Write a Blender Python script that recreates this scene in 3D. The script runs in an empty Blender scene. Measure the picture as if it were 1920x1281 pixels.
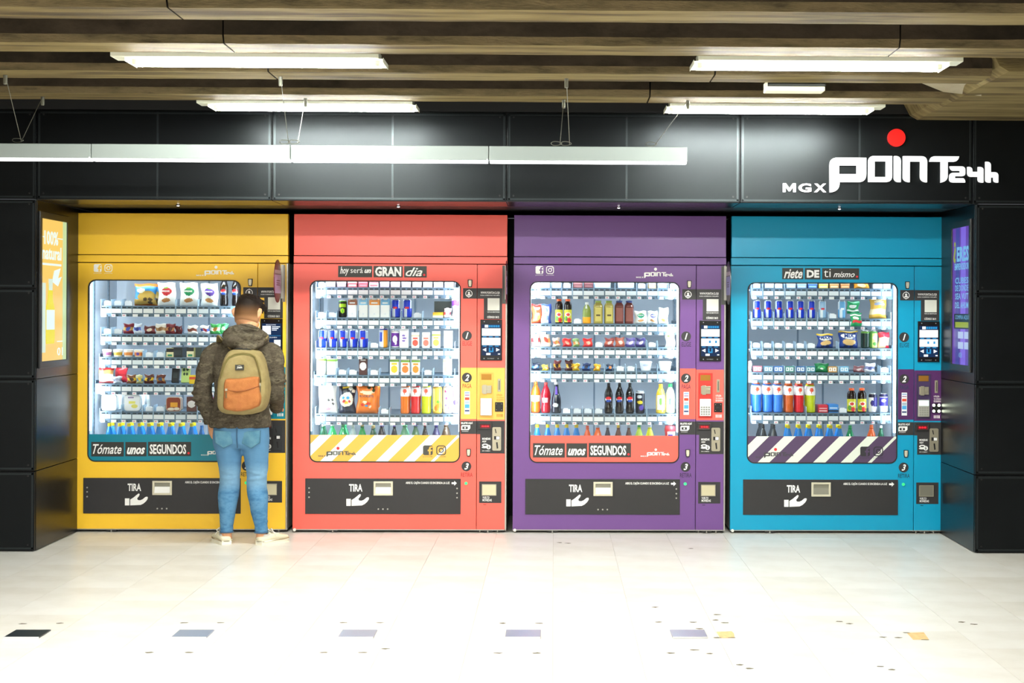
import bpy, bmesh, math, random
from math import sin, cos, pi, radians, sqrt
from mathutils import Vector, Matrix
from mathutils.geometry import tessellate_polygon
random.seed(7)
S = bpy.context.scene
COL = S.collection

# ------------------------------------------------------------------ camera
F_PX, YAW, ROLL = 2960.0, 0.0148, 0.004
CX, CY = 1039 + F_PX*math.tan(YAW), 585.0
EYE = Vector((0, 0, 1.57))
ROT = Matrix.Rotation(-YAW, 3, 'Z') @ Matrix.Rotation(pi/2, 3, 'X') @ Matrix.Rotation(ROLL, 3, 'Z')
cam_data = bpy.data.cameras.new('camera')
cam = bpy.data.objects.new('camera', cam_data)
COL.objects.link(cam)
cam.matrix_world = Matrix.Translation(EYE) @ ROT.to_4x4()
cam_data.sensor_fit = 'HORIZONTAL'
cam_data.sensor_width = 36
cam_data.lens = F_PX/1920*36
cam_data.shift_x = (960-CX)/1920
cam_data.shift_y = (CY-640.5)/1920
cam_data.clip_end = 60
S.camera = cam

def W(px, py, Y):
    """Where the sight line through a measured photograph point meets the plane at depth Y."""
    d = ROT @ Vector(((px-CX)/F_PX, -(py-CY)/F_PX, -1))
    return EYE + d*((Y-EYE.y)/d.y)

# ------------------------------------------------------------------ world, exposure, lamps beyond the frame
S.view_settings.view_transform = 'Standard'
S.view_settings.look = 'None'
S.view_settings.gamma = 1
S.view_settings.use_curve_mapping = False
S.view_settings.exposure = 0.42
try:
    S.cycles.use_denoising = True
    S.cycles.sample_clamp_indirect = 6
    S.cycles.max_bounces = 7
    S.cycles.transparent_max_bounces = 12
except Exception:
    pass
wld = bpy.data.worlds.new('hall_ambient')
S.world = wld
wld.use_nodes = True
wld.node_tree.nodes['Background'].inputs[0].default_value = (0.9, 0.95, 1, 1)
wld.node_tree.nodes['Background'].inputs[1].default_value = 0.1

def area(name, loc, rot, sx, sy, power, col=(1, .985, .955), parent=None):
    l = bpy.data.lights.new(name, 'AREA')
    l.shape = 'RECTANGLE'
    l.size, l.size_y, l.energy, l.color = sx, sy, power, col
    o = bpy.data.objects.new(name, l)
    COL.objects.link(o)
    o.location, o.rotation_euler = loc, rot
    o.parent = parent
    return o
HALL = 92
# the hall's lamp rows go on towards and behind the photographer
for yy, k in ((5.2, .45), (3.2, .8), (.8, 1.1), (-1.8, 1.1)):
    for xx, g in ((-3.3, 1.2), (-.6, 1.15), (2.1, .36)):
        area('hall_lamp', (xx, yy, 2.8), (0, 0, 0), 1.3, .25, HALL*k*g)

# ------------------------------------------------------------------ materials
def lin(c):
    c = c/255
    return c/12.92 if c <= .04045 else ((c+.055)/1.055)**2.4
def rgb(h):
    h = h.lstrip('#')
    return tuple(lin(int(h[i:i+2], 16)) for i in (0, 2, 4)) + (1,)
MATS = {}
def mat(hexc, rough=.45, metal=0, emit=0, spec=.5, bump=0, bscale=200, vary=0, vscale=8, stretch=None, alpha=None, coat=0):
    key = (hexc, rough, metal, emit, spec, bump, bscale, vary, vscale, stretch, coat)
    if key in MATS:
        return MATS[key]
    m = bpy.data.materials.new('surface_' + hexc)
    m.use_nodes = True
    nt = m.node_tree
    b = nt.nodes['Principled BSDF']
    b.inputs['Base Color'].default_value = rgb(hexc)
    b.inputs['Roughness'].default_value = rough
    b.inputs['Metallic'].default_value = metal
    b.inputs['Specular IOR Level'].default_value = spec
    b.inputs['Coat Weight'].default_value = coat
    if emit:
        b.inputs['Emission Color'].default_value = rgb(hexc)
        b.inputs['Emission Strength'].default_value = emit
    if bump or vary:
        tc = nt.nodes.new('ShaderNodeTexCoord')
        mp = nt.nodes.new('ShaderNodeMapping')
        nt.links.new(tc.outputs['Object'], mp.inputs['Vector'])
        if stretch:
            mp.inputs['Scale'].default_value = stretch
    if vary:
        n = nt.nodes.new('ShaderNodeTexNoise')
        n.inputs['Scale'].default_value = vscale
        n.inputs['Detail'].default_value = 6
        nt.links.new(mp.outputs[0], n.inputs['Vector'])
        r = nt.nodes.new('ShaderNodeValToRGB')
        c = rgb(hexc)
        r.color_ramp.elements[0].position, r.color_ramp.elements[1].position = .3, .7
        r.color_ramp.elements[0].color = tuple(max(0, x*(1-vary)) for x in c[:3]) + (1,)
        r.color_ramp.elements[1].color = tuple(min(1, x*(1+vary)) for x in c[:3]) + (1,)
        nt.links.new(n.outputs['Fac'], r.inputs[0])
        nt.links.new(r.outputs[0], b.inputs['Base Color'])
    if bump:
        n = nt.nodes.new('ShaderNodeTexNoise')
        n.inputs['Scale'].default_value = bscale
        n.inputs['Detail'].default_value = 5
        nt.links.new(mp.outputs[0], n.inputs['Vector'])
        bp = nt.nodes.new('ShaderNodeBump')
        bp.inputs['Strength'].default_value = bump
        bp.inputs['Distance'].default_value = .01
        nt.links.new(n.outputs['Fac'], bp.inputs['Height'])
        nt.links.new(bp.outputs[0], b.inputs['Normal'])
    MATS[key] = m
    return m

def noise_mix(name, cols, scale, rough, stops=None, stretch=None, bump=0, bscale=60, detail=6, spec=.3, zfade=None):
    m = bpy.data.materials.new(name)
    m.use_nodes = True
    nt = m.node_tree
    b = nt.nodes['Principled BSDF']
    b.inputs['Roughness'].default_value = rough
    b.inputs['Specular IOR Level'].default_value = spec
    tc = nt.nodes.new('ShaderNodeTexCoord')
    mp = nt.nodes.new('ShaderNodeMapping')
    nt.links.new(tc.outputs['Object'], mp.inputs['Vector'])
    if stretch:
        mp.inputs['Scale'].default_value = stretch
    n = nt.nodes.new('ShaderNodeTexNoise')
    n.inputs['Scale'].default_value = scale
    n.inputs['Detail'].default_value = detail
    n.inputs['Roughness'].default_value = .6
    nt.links.new(mp.outputs[0], n.inputs['Vector'])
    r = nt.nodes.new('ShaderNodeValToRGB')
    e = r.color_ramp.elements
    k = len(cols)
    stops = stops or [.3 + .4*i/(k-1) for i in range(k)]
    e[0].position, e[0].color = stops[0], rgb(cols[0])
    e[1].position, e[1].color = stops[-1], rgb(cols[-1])
    for i in range(1, k-1):
        q = e.new(stops[i])
        q.color = rgb(cols[i])
    nt.links.new(n.outputs['Fac'], r.inputs[0])
    out = r.outputs[0]
    if zfade:                      # (z0, z1, colour, strength): worn or short-cropped zone of the thing itself
        for z0, z1, colr, st in zfade:
            sx = nt.nodes.new('ShaderNodeSeparateXYZ')
            nt.links.new(tc.outputs['Object'], sx.inputs[0])
            mr = nt.nodes.new('ShaderNodeMapRange')
            mr.interpolation_type = 'SMOOTHSTEP'
            mr.inputs['From Min'].default_value = z0
            mr.inputs['From Max'].default_value = z1
            mr.inputs['To Max'].default_value = st
            nt.links.new(sx.outputs['Z'], mr.inputs['Value'])
            mx = nt.nodes.new('ShaderNodeMix')
            mx.data_type = 'RGBA'
            nt.links.new(mr.outputs[0], mx.inputs[0])
            nt.links.new(out, mx.inputs[6])
            mx.inputs[7].default_value = rgb(colr)
            out = mx.outputs[2]
    nt.links.new(out, b.inputs['Base Color'])
    if bump:
        n2 = nt.nodes.new('ShaderNodeTexNoise')
        n2.inputs['Scale'].default_value = bscale
        n2.inputs['Detail'].default_value = 6
        nt.links.new(mp.outputs[0], n2.inputs['Vector'])
        bp = nt.nodes.new('ShaderNodeBump')
        bp.inputs['Strength'].default_value = bump
        bp.inputs['Distance'].default_value = .02
        nt.links.new(n2.outputs['Fac'], bp.inputs['Height'])
        nt.links.new(bp.outputs[0], b.inputs['Normal'])
    return m

def glass_mat():
    m = bpy.data.materials.new('clear_glass')
    m.use_nodes = True
    nt = m.node_tree
    nt.nodes.clear()
    o = nt.nodes.new('ShaderNodeOutputMaterial')
    t = nt.nodes.new('ShaderNodeBsdfTransparent')
    t.inputs[0].default_value = (.97, .985, .98, 1)
    g = nt.nodes.new('ShaderNodeBsdfGlossy')
    g.inputs['Roughness'].default_value = .02
    fr = nt.nodes.new('ShaderNodeFresnel')
    fr.inputs[0].default_value = 1.3
    mx = nt.nodes.new('ShaderNodeMixShader')
    nt.links.new(fr.outputs[0], mx.inputs[0])
    nt.links.new(t.outputs[0], mx.inputs[1])
    nt.links.new(g.outputs[0], mx.inputs[2])
    nt.links.new(mx.outputs[0], o.inputs[0])
    return m
GLASS = glass_mat()

# ------------------------------------------------------------------ mesh helpers
def rrect(x0, x1, z0, z1, r, n=5):
    out = []
    for cx, cz, a0 in ((x1-r, z1-r, 0), (x0+r, z1-r, 90), (x0+r, z0+r, 180), (x1-r, z0+r, 270)):
        for i in range(n+1):
            a = radians(a0 + 90*i/n)
            out.append((cx + r*cos(a), cz + r*sin(a)))
    return out
def ell(cx, cz, rx, rz=None, n=20):
    rz = rz or rx
    return [(cx + rx*cos(2*pi*i/n), cz + rz*sin(2*pi*i/n)) for i in range(n)]
def lit(h, e=.8):
    """a pixel colour of a lit screen: dark glass that gives off the colour"""
    key = ('lit', h, e)
    if key not in MATS:
        m = mat('0a0a0b', .3, spec=.2).copy()
        m.name = 'screen_'+h
        b = m.node_tree.nodes['Principled BSDF']
        b.inputs['Emission Color'].default_value = rgb(h)
        b.inputs['Emission Strength'].default_value = e
        MATS[key] = m
    return MATS[key]
TXT = {}
def text_geo(s, bold, shear, res):
    key = (s, bold, shear, res)
    if key not in TXT:
        c = bpy.data.curves.new('lettering_source', 'FONT')
        c.body, c.size, c.offset, c.shear, c.resolution_u = s, 1, bold, shear, res
        o = bpy.data.objects.new('lettering_source', c)
        COL.objects.link(o)
        dg = bpy.context.evaluated_depsgraph_get()
        me = o.evaluated_get(dg).to_mesh()
        vs = [(v.co.x, v.co.y) for v in me.vertices]
        fs = [tuple(p.vertices) for p in me.polygons]
        o.evaluated_get(dg).to_mesh_clear()
        bpy.data.objects.remove(o)
        bpy.data.curves.remove(c)
        if vs:
            xa, xb = min(v[0] for v in vs), max(v[0] for v in vs)
            za, zb = min(v[1] for v in vs), max(v[1] for v in vs)
            vs = [((x-xa)/(xb-xa), (z-za)/(zb-za)) for x, z in vs]
        TXT[key] = (vs, fs)
    return TXT[key]

class MB:
    def __init__(s):
        s.v, s.f, s.m = [], [], []
    def add(s, vs, fs, m=0):
        o = len(s.v)
        s.v += [tuple(v) for v in vs]
        for i, f in enumerate(fs):
            s.f.append(tuple(o+k for k in f))
            s.m.append(m[i] if isinstance(m, list) else m)
        return s
    def box(s, x0, x1, y0, y1, z0, z1, m=0):
        return s.add([(x0,y0,z0),(x1,y0,z0),(x1,y1,z0),(x0,y1,z0),(x0,y0,z1),(x1,y0,z1),(x1,y1,z1),(x0,y1,z1)],
                     [(0,1,5,4),(1,2,6,5),(2,3,7,6),(3,0,4,7),(4,5,6,7),(3,2,1,0)], m)
    def prism(s, loops, y0, y1, m=0):
        """2D loops (first the outline, then holes) in the XZ plane, from y0 (seen) back to y1."""
        if not isinstance(loops[0][0], (tuple, list)):
            loops = [loops]
        flat = [p for l in loops for p in l]
        n = len(flat)
        tris = tessellate_polygon([[Vector((x, z, 0)) for x, z in l] for l in loops])
        fs = []
        for a, b, c in tris:
            (ax, az), (bx, bz), (cx, cz) = flat[a], flat[b], flat[c]
            if (bx-ax)*(cz-az) - (bz-az)*(cx-ax) < 0:
                b, c = c, b
            fs.append((a, b, c))
            fs.append((n+a, n+c, n+b))
        k = 0
        for li, l in enumerate(loops):
            ar = sum(l[i-1][0]*l[i][1]-l[i][0]*l[i-1][1] for i in range(len(l)))
            flip = (ar < 0) == (li == 0)
            for i in range(len(l)):
                a, b = k+i, k+(i+1) % len(l)
                fs.append((a, n+a, n+b, b) if not flip else (a, b, n+b, n+a))
            k += len(l)
        return s.add([(x, y0, z) for x, z in flat]+[(x, y1, z) for x, z in flat], fs, m)
    def disc(s, cx, cz, r, y0, y1, m=0, n=20):
        return s.prism(ell(cx, cz, r, n=n), y0, y1, m)
    def text(s, t, x0, x1, z0, z1, y, m=0, bold=0, shear=0, res=2, t_=.0012):
        vs, fs = text_geo(t, bold, shear, res)
        return s.add([(x0+(x1-x0)*u, y, z0+(z1-z0)*v) for u, v in vs], fs, m)
    def lathe(s, prof, n=16, mf=None, cx=0, cy=0, m=0):
        vs, fs, ms = [], [], []
        for r, z in prof:
            for i in range(n):
                a = 2*pi*i/n
                vs.append((cx + r*sin(a), cy - r*cos(a), z))
        for j in range(len(prof)-1):
            for i in range(n):
                k = (i+1) % n
                fs.append((j*n+i, j*n+k, (j+1)*n+k, (j+1)*n+i))
                ms.append(mf((i+.5)/n, (prof[j][1]+prof[j+1][1])/2) if mf else m)
        fs.append(tuple(reversed(range(n))))
        ms.append(mf(.5, prof[0][1]) if mf else m)
        t = (len(prof)-1)*n
        fs.append(tuple(range(t, t+n)))
        ms.append(mf(.5, prof[-1][1]) if mf else m)
        return s.add(vs, fs, ms)
    def tube(s, pts, rad, n=10, m=0, flat=1.0, up=None):
        pts = [Vector(p) for p in pts]
        if not isinstance(rad, (list, tuple)):
            rad = [rad]*len(pts)
        d0 = (pts[1]-pts[0]).normalized()
        ref = Vector(up) if up else (Vector((0, 1, 0)) if abs(d0.y) < .9 else Vector((1, 0, 0)))
        vs, fs = [], []
        N = len(pts)
        for i, p in enumerate(pts):
            d = (pts[min(i+1, N-1)]-pts[max(i-1, 0)]).normalized()
            a = d.cross(ref).normalized()
            b = d.cross(a).normalized()
            if not up:
                ref = -b if ref.dot(-b) > 0 else b
            r = rad[i]
            ra, rb = (r if isinstance(r, tuple) else (r, r*flat))
            for k in range(n):
                t = 2*pi*k/n
                vs.append(p + a*ra*cos(t) + b*rb*sin(t))
        for i in range(N-1):
            for k in range(n):
                q = (k+1) % n
                fs.append((i*n+k, i*n+q, (i+1)*n+q, (i+1)*n+k))
        fs.append(tuple(reversed(range(n))))
        fs.append(tuple(range((N-1)*n, N*n)))
        return s.add(vs, fs, m)
    def stack(s, secs, n=24, m=0, p=2.0):
        """Closed loft through horizontal superellipse sections (cx, cy, z, rx, ry)."""
        vs, fs = [], []
        for cx, cy, z, rx, ry in secs:
            for k in range(n):
                t = 2*pi*k/n
                c, q = cos(t), sin(t)
                vs.append((cx + rx*math.copysign(abs(c)**(2/p), c), cy + ry*math.copysign(abs(q)**(2/p), q), z))
        for i in range(len(secs)-1):
            for k in range(n):
                q = (k+1) % n
                fs.append((i*n+k, i*n+q, (i+1)*n+q, (i+1)*n+k))
        fs.append(tuple(reversed(range(n))))
        fs.append(tuple(range((len(secs)-1)*n, len(secs)*n)))
        return s.add(vs, fs, m)
    def ball(s, c, r, n=14, m=0):
        rx, ry, rz = r if isinstance(r, tuple) else (r, r, r)
        k = n//2
        return s.stack([(c[0], c[1], c[2]-rz*cos(pi*(i+.02)/(k+.04)), rx*max(.03, sin(pi*(i+.02)/(k+.04))), ry*max(.03, sin(pi*(i+.02)/(k+.04)))) for i in range(k+1)], n, m)
    def puff(s, outline, y0, depth, m=0, rings=((1, 0), (1.0, .35), (.97, .62), (.88, .85), (.65, .97), (.3, 1.0))):
        """Outline in XZ, flat at y0, swelling towards -y."""
        cx = sum(p[0] for p in outline)/len(outline)
        cz = sum(p[1] for p in outline)/len(outline)
        n = len(outline)
        vs, fs = [], []
        for sc, d in rings:
            vs += [(cx+(x-cx)*sc, y0-depth*d, cz+(z-cz)*sc) for x, z in outline]
        for i in range(len(rings)-1):
            for k in range(n):
                q = (k+1) % n
                fs.append((i*n+k, i*n+q, (i+1)*n+q, (i+1)*n+k))
        fs.append(tuple(reversed(range(n))))
        fs.append(tuple(range((len(rings)-1)*n, len(rings)*n)))
        return s.add(vs, fs, m)
    def mesh(s, name, mats, smooth=False):
        me = bpy.data.meshes.new(name)
        me.from_pydata(s.v, [], s.f)
        for q in (mats if isinstance(mats, (list, tuple)) else [mats]):
            me.materials.append(q)
        me.polygons.foreach_set('material_index', s.m)
        if smooth:
            me.polygons.foreach_set('use_smooth', [True]*len(s.f))
        me.update()
        return me
    def build(s, name, mats, parent=None, loc=(0, 0, 0), smooth=False, bevel=0, rot=0):
        return put(name, s.mesh(name, mats, smooth), parent, loc, bevel, rot)

def put(name, me, parent=None, loc=(0, 0, 0), bevel=0, rot=0):
    o = bpy.data.objects.new(name, me)
    COL.objects.link(o)
    o.parent = parent
    o.location = loc
    if rot:
        o.rotation_euler = (0, 0, rot)
    if bevel:
        b = o.modifiers.new('soft_edge', 'BEVEL')
        b.width, b.segments, b.limit_method = bevel, 2, 'ANGLE'
    return o
def thing(name, label, cat, loc=(0, 0, 0), group=None, rot=0):
    o = bpy.data.objects.new(name, None)
    COL.objects.link(o)
    o.location = loc
    o.rotation_euler = (0, 0, rot)
    o.empty_display_size = .05
    return tag(o, label, cat, group)
def tag(o, label, cat, group=None):
    o['label'], o['category'] = label, cat
    if group:
        o['group'] = group
    return o
def struct(o, label=None):
    o['kind'] = 'structure'
    if label:
        o['label'] = label
    return o
def fused(mb, voxel, smooth=4, wrinkle=0, wscale=.1, name='fused_source', decimate=0):
    """One continuous surface out of the overlapping volumes in MB."""
    o = bpy.data.objects.new(name, mb.mesh(name, []))
    COL.objects.link(o)
    r = o.modifiers.new('r', 'REMESH')
    r.mode, r.voxel_size = 'VOXEL', voxel
    q = o.modifiers.new('s', 'SMOOTH')
    q.factor, q.iterations = .5, smooth
    if wrinkle:
        t = bpy.data.textures.new('cloth_folds', 'CLOUDS')
        t.noise_scale, t.noise_depth = wscale, 3
        d = o.modifiers.new('d', 'DISPLACE')
        d.texture, d.strength, d.mid_level, d.texture_coords = t, wrinkle, .5, 'LOCAL'
    dg = bpy.context.evaluated_depsgraph_get()
    me = bpy.data.meshes.new_from_object(o.evaluated_get(dg))
    old = o.data
    bpy.data.objects.remove(o)
    bpy.data.meshes.remove(old)
    me.polygons.foreach_set('use_smooth', [True]*len(me.polygons))
    return me
# ------------------------------------------------------------------ the setting
YF, YP = 11.2, 10.29                      # front of the machines, front of the black cladding
CONC = noise_mix('board_marked_concrete', ['3a3125', '574b32', '756641', '877950', '4f432d'], 2.2, .85, stops=[.22, .4, .5, .62, .8], stretch=(.5, 5, 3), bump=.3, bscale=40, spec=.2, detail=9)
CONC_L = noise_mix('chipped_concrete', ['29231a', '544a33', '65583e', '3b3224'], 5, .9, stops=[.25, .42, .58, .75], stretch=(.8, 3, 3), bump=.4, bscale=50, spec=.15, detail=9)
CONC_SHADE = noise_mix('shaded_concrete', ['1d1913', '2f281e', '40372b', '272118'], 1.6, .9, stretch=(.9, 1, 1.4), bump=.4, bscale=12, spec=.15)  # shade of the unlit coffers painted into rib sides and slab
BLACK = mat('1f2224', .33, metal=.85, spec=.5, vary=.12, vscale=1.5, bump=.03, bscale=400)
BLACK_EDGE = mat('353b3d', .34, metal=.85)
DARK = mat('0c0d0e', .5)
STEEL = mat('b9b7ae', .3, metal=.6)
WHITE = mat('f4f5f2', .45)
TILES = [noise_mix('floor_tile_%d' % i, c, 3, .3, bump=.02, bscale=30, spec=.5) for i, c in enumerate(
    (['e2ded4', 'eae7df', 'efede6'], ['ddd8cc', 'e7e3d9', 'edeae2'], ['e4e0d5', 'ece9e1', 'f1efe8']))]
GROUT = mat('cdc6b6', .8)

# floor: 40 cm tiles over a screed
fl = MB().box(-9, 9, -6, 13, -.05, -.004)
floor = struct(fl.build('floor', GROUT))
TS = .4
tb = [MB().box(-TS/2+.0008, TS/2-.0008, -TS/2+.0008, TS/2-.0008, -.0038, 0).mesh('tile', [t]) for t in TILES]
for j in range(15):
    yc = 7.365 - .4*3 + TS*(j+.5)
    half = yc*.345 + .5
    for i in range(-12, 12):
        xc = TS*(i+.5)
        if -half-.1 < xc < half - .3 and yc < 12:
            put('tile', random.choice(tb), floor, (xc, yc, random.uniform(-.0004, 0)))
apron = MB()
apron.box(-9, 9, -6, 6.165, -.0038, 0).box(-9, -4.5, 6.165, 12, -.0038, 0).box(4.3, 9, 6.165, 12, -.0038, 0)
for j in range(15):
    yc = 7.365 - 1.2 + TS*(j+.5)
    half = yc*.345 + .5
    xs = [TS*(i+.5) for i in range(-12, 12) if -half-.1 < TS*(i+.5) < half-.3]
    if xs and yc < 12:
        apron.box(-4.5, min(xs)-TS/2, yc-TS/2, yc+TS/2, -.0038, 0).box(max(xs)+TS/2, 4.3, yc-TS/2, yc+TS/2, -.0038, 0)
apron.box(-9, 9, 12, 13, -.0038, 0)
apron.build('tile_field', TILES[0], floor)['kind'] = 'stuff'
# marks on the tiles
RUST = mat('e3b77c', .6, vary=.2, vscale=40)
GRIME = mat('6d6650', .8)
for pts in ([(1343, 1185), (1372, 1184), (1376, 1188), (1378, 1197), (1350, 1197)], [(1700, 1187), (1732, 1186), (1742, 1200), (1712, 1200)]):
    ps = []
    for px, py in pts:
        q = EYE + (ROT @ Vector(((px-CX)/F_PX, -(py-CY)/F_PX, -1)))*1
        d = q-EYE
        p = EYE + d*(-EYE.z/d.z)
        ps.append((p.x, p.y))
    n = len(ps)
    MB().add([(x, y, .0006) for x, y in ps], [tuple(range(n))]).build('rust_patch', RUST, floor)
def on_floor(px, py):
    d = ROT @ Vector(((px-CX)/F_PX, -(py-CY)/F_PX, -1))
    return EYE + d*(-EYE.z/d.z)
mk = MB()
for px, py in ((43,1170),(111,1169),(345,1168),(413,1168),(280,1224),(353,1224),(608,1224),(645,1168),(713,1168),(942,1169),(1011,1169),(680,1224),(722,1217),(935,1225),(1006,1225),
               (1228,1139),(1235,1167),(1258,1225),(1300,1167),(1360,1168),(1310,1179),(1373,1196),(1345,1196),(1303,1219),(1331,1226),(1387,1247),(1405,1254),(1574,1166),(1592,1170),(1684,1196),(1655,1195),
               (1803,1167),(1825,1171),(1700,1187),(1735,1200),(1650,1250),(1672,1256),(1296,1029),(1049,1018),(1065,1019),(1345,1153),(1342,1163)):
    p = on_floor(px, py)
    mk.add([(p.x + .022*cos(a)*random.uniform(.6, 1.2), p.y + .014*sin(a)*random.uniform(.5, 1.2), .0007) for a in [2*pi*k/9 for k in range(9)]], [tuple(range(9))])
mk.build('scuff_mark', GRIME, floor)['kind'] = 'stuff'
# square metal plates let into the floor
PL = mat('98a4ba', .25, metal=.25)
PLE = mat('d9dbdd', .3, metal=.5)
names = ['at the edge of the pillar side', 'below the man', 'below the red machine', 'in line with the gap beside the purple machine', 'below the teal machine']
lab = ['dark square metal floor plate at the pillar end of the row',
       'pale square metal floor plate in front of the yellow machine',
       'silver square metal floor plate in front of the red machine',
       'grey square metal floor plate in front of the red and purple machines',
       'grey square metal floor plate in front of the purple and teal machines']
for k, px in enumerate((52, 362, 671, 981, 1291)):
    p = on_floor(px, 1190)
    t = thing('floor_plate', lab[k], 'floor plate', (p.x, p.y, 0), 'metal plates in the floor')
    MB().box(-.085, .085, -.095, .085, .0005, .007).build('plate', mat('3c474c', .3, metal=.6) if k == 0 else PL, t, bevel=.002)
    MB().box(-.085, .085, -.1, -.0955, .0005, .009).build('lip', PLE, t)

# ceiling: concrete ribs under a slab
CZ = 2.82
ceiling = struct(MB().box(-9, 9, -6, 13, 3.35, 3.6).build('ceiling', CONC_SHADE))
def rib(x0, x1, y0, y1):
    ch = .022
    z = CZ
    rg = random.Random(int(x0*100+y0*10))
    n = max(2, int((x1-x0)/.11))
    vs, fs, m = [], [], []
    for i in range(n+1):
        x = x0+(x1-x0)*i/n
        j = lambda k: rg.gauss(0, k)
        vs += [(x, y0+j(.0012), z+j(.0005)), (x, y1+j(.0012), z+j(.0005)), (x, y1+ch, z+ch), (x, y1+ch, 3.34), (x, y0-ch, 3.34), (x, y0-ch+j(.0004), z+ch*1.7+j(.0005)), (x, y0-.006+j(.0015), z+.006+abs(j(.0015)))]
    for i in range(n):
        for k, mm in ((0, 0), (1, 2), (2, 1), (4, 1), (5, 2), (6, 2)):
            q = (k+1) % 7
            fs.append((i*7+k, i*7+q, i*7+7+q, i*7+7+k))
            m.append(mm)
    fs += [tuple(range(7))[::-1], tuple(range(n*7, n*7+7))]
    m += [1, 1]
    return MB().add(vs, fs, m).build('concrete_rib', [CONC, CONC_SHADE, CONC_L], ceiling)
cuts = {0: [-1.6], 1: [-1.55, 1.62], 2: [-1.5, .84], 3: [.55]}
for k in range(-9, 4):
    y0 = 7.41 + .87*(k-1)
    xs = [-7.5] + cuts.get(k, [.3]) + [(2.3 if k >= 2 else 7.5)]
    for a, b in zip(xs, xs[1:]):
        rib(a+.004, b-.004, y0, y0+.27)
# the broad cross beam on the right, its lower edge cut back
bx, bz_ = 2.37, CZ+.012
bm = MB()
ys = [8.2+(YP-.005-8.2)*i/14 for i in range(15)]
vs, fs = [], []
rg = random.Random(5)
for y in ys:
    q = rg.gauss(0, .0015)
    vs += [(5.5, y, bz_), (bx+q, y, bz_+.002), (bx-.05+q*.5, y, bz_+.03), (bx-.12, y, bz_+.16), (bx-.12, y, 3.34), (5.5, y, 3.34)]
for i in range(14):
    for k in range(5):
        fs.append((i*6+k, i*6+k+1, i*6+7+k, i*6+6+k))
fs += [tuple(range(6)), tuple(range(84, 90))[::-1]]
bm.add(vs, fs)
struct(bm.build('ceiling_beam', CONC))
for a, b in ((8.55, 9.11),):
    MB().add([(bx-.12, b, bz_+.02), (bx+.1, b, bz_-.002), (bx-.06, a, bz_+.06), (bx-.45, b, bz_+.15), (bx-.12, b, bz_+.3)], [(0, 1, 2), (0, 2, 3), (2, 4, 3), (0, 3, 4)]).build('haunch', noise_mix('pale_mortar', ['a49a80', 'b5ad96'], 6, .9, bump=.5, bscale=30), ceiling)

# black cladding: fascia, two pillars, recess behind the machines
def panel(parent, x0, x1, z0, z1, Y, mid=None, name='panel', t=.02):
    g = .003
    p = MB().box(x0+g, x1-g, Y, Y+t, z0+g, z1-g).build(name, BLACK, parent, bevel=.002)
    e = MB()
    w, i = .011, .012
    e.box(x0+i, x1-i, Y-.0015, Y, z0+i, z0+i+w).box(x0+i, x1-i, Y-.0015, Y, z1-i-w, z1-i)
    e.box(x0+i, x0+i+w, Y-.0015, Y, z0+i, z1-i).box(x1-i-w, x1-i, Y-.0015, Y, z0+i, z1-i)
    e.build('edge_fold', BLACK_EDGE, p)
    if mid:
        MB().box(mid-.006, mid+.006, Y-.002, Y, z0+.01, z1-.01).build('stiffener', BLACK_EDGE, p)
    bo = [(x0+.045, z0+.04), (x1-.045, z0+.04), (x0+.045, z1-.03), (x1-.045, z1-.03)] + ([(mid, z0+.03), (mid, z1-.03)] if mid else [])
    for bx_, bz in bo:
        MB().disc(bx_, bz, .006, Y-.004, Y, n=8).build('bolt', DARK, p)
    return p
XL, XR = W(66, 800, YP).x, W(1828, 800, YP).x
FZ = 2.286
TOPZ = 2.868
wall_back = struct(MB().box(-7, 7, YP+.025, YP+.12, FZ+.01, 3.34).build('wall_back', DARK))
seams = [XL-1.85, W(-370, 300, YP).x if False else W(72, 300, YP).x - 0, W(510, 300, YP).x, W(950, 300, YP).x, W(1388, 300, YP).x]
seams = [W(510, 300, YP).x - 1.523*k for k in (3, 2, 1)] + [W(510, 300, YP).x, W(950, 300, YP).x, W(1388, 300, YP).x]
seams += [seams[-1]+1.523, seams[-1]+3.046]
for a, b in zip(seams, seams[1:]):
    panel(wall_back, a, b, FZ, TOPZ, YP, mid=(a+b)/2+.02)
MB().box(-7, 7, YP+.002, YP+.02, TOPZ+.004, 3.34).build('upper_infill', DARK, wall_back)
# soffit over the machines, gloss black, in four lengths, with a dark trim behind and a small spot in each
SOF = mat('191a1b', .27, spec=.7, metal=.3)
sx = [XL] + seams[3:6] + [XR]
for a, b in zip(sx, sx[1:]):
    MB().box(a+(.003 if a > XL else 0), b-(.003 if b < XR else 0), YP+.012, YP+.47, FZ, FZ+.008).build('soffit_panel', SOF, wall_back, bevel=.001)
MB().box(XL-.05, XR+.05, YP+.02, 12.2, FZ+.0085, FZ+.03).box(XL, XR, YP+.475, 12.15, FZ+.004, FZ+.0085).build('soffit_back', DARK, wall_back)
for k, px in enumerate((334, 747, 1160, 1574)):
    p = W(px, 389, YP+.455)
    q = MB().lathe([(.014, -.006), (.016, -.002), (.016, 0)], 14).build('spot_lamp', DARK, wall_back, (p.x, p.y, FZ))
    MB().lathe([(.007, -.0095), (.008, -.006)], 12).build('bulb', mat('ffffff', .4, emit=6), q)
MB().box(XL, XR, 12.15, 12.25, 0, FZ).build('recess_panel', DARK, wall_back)
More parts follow.
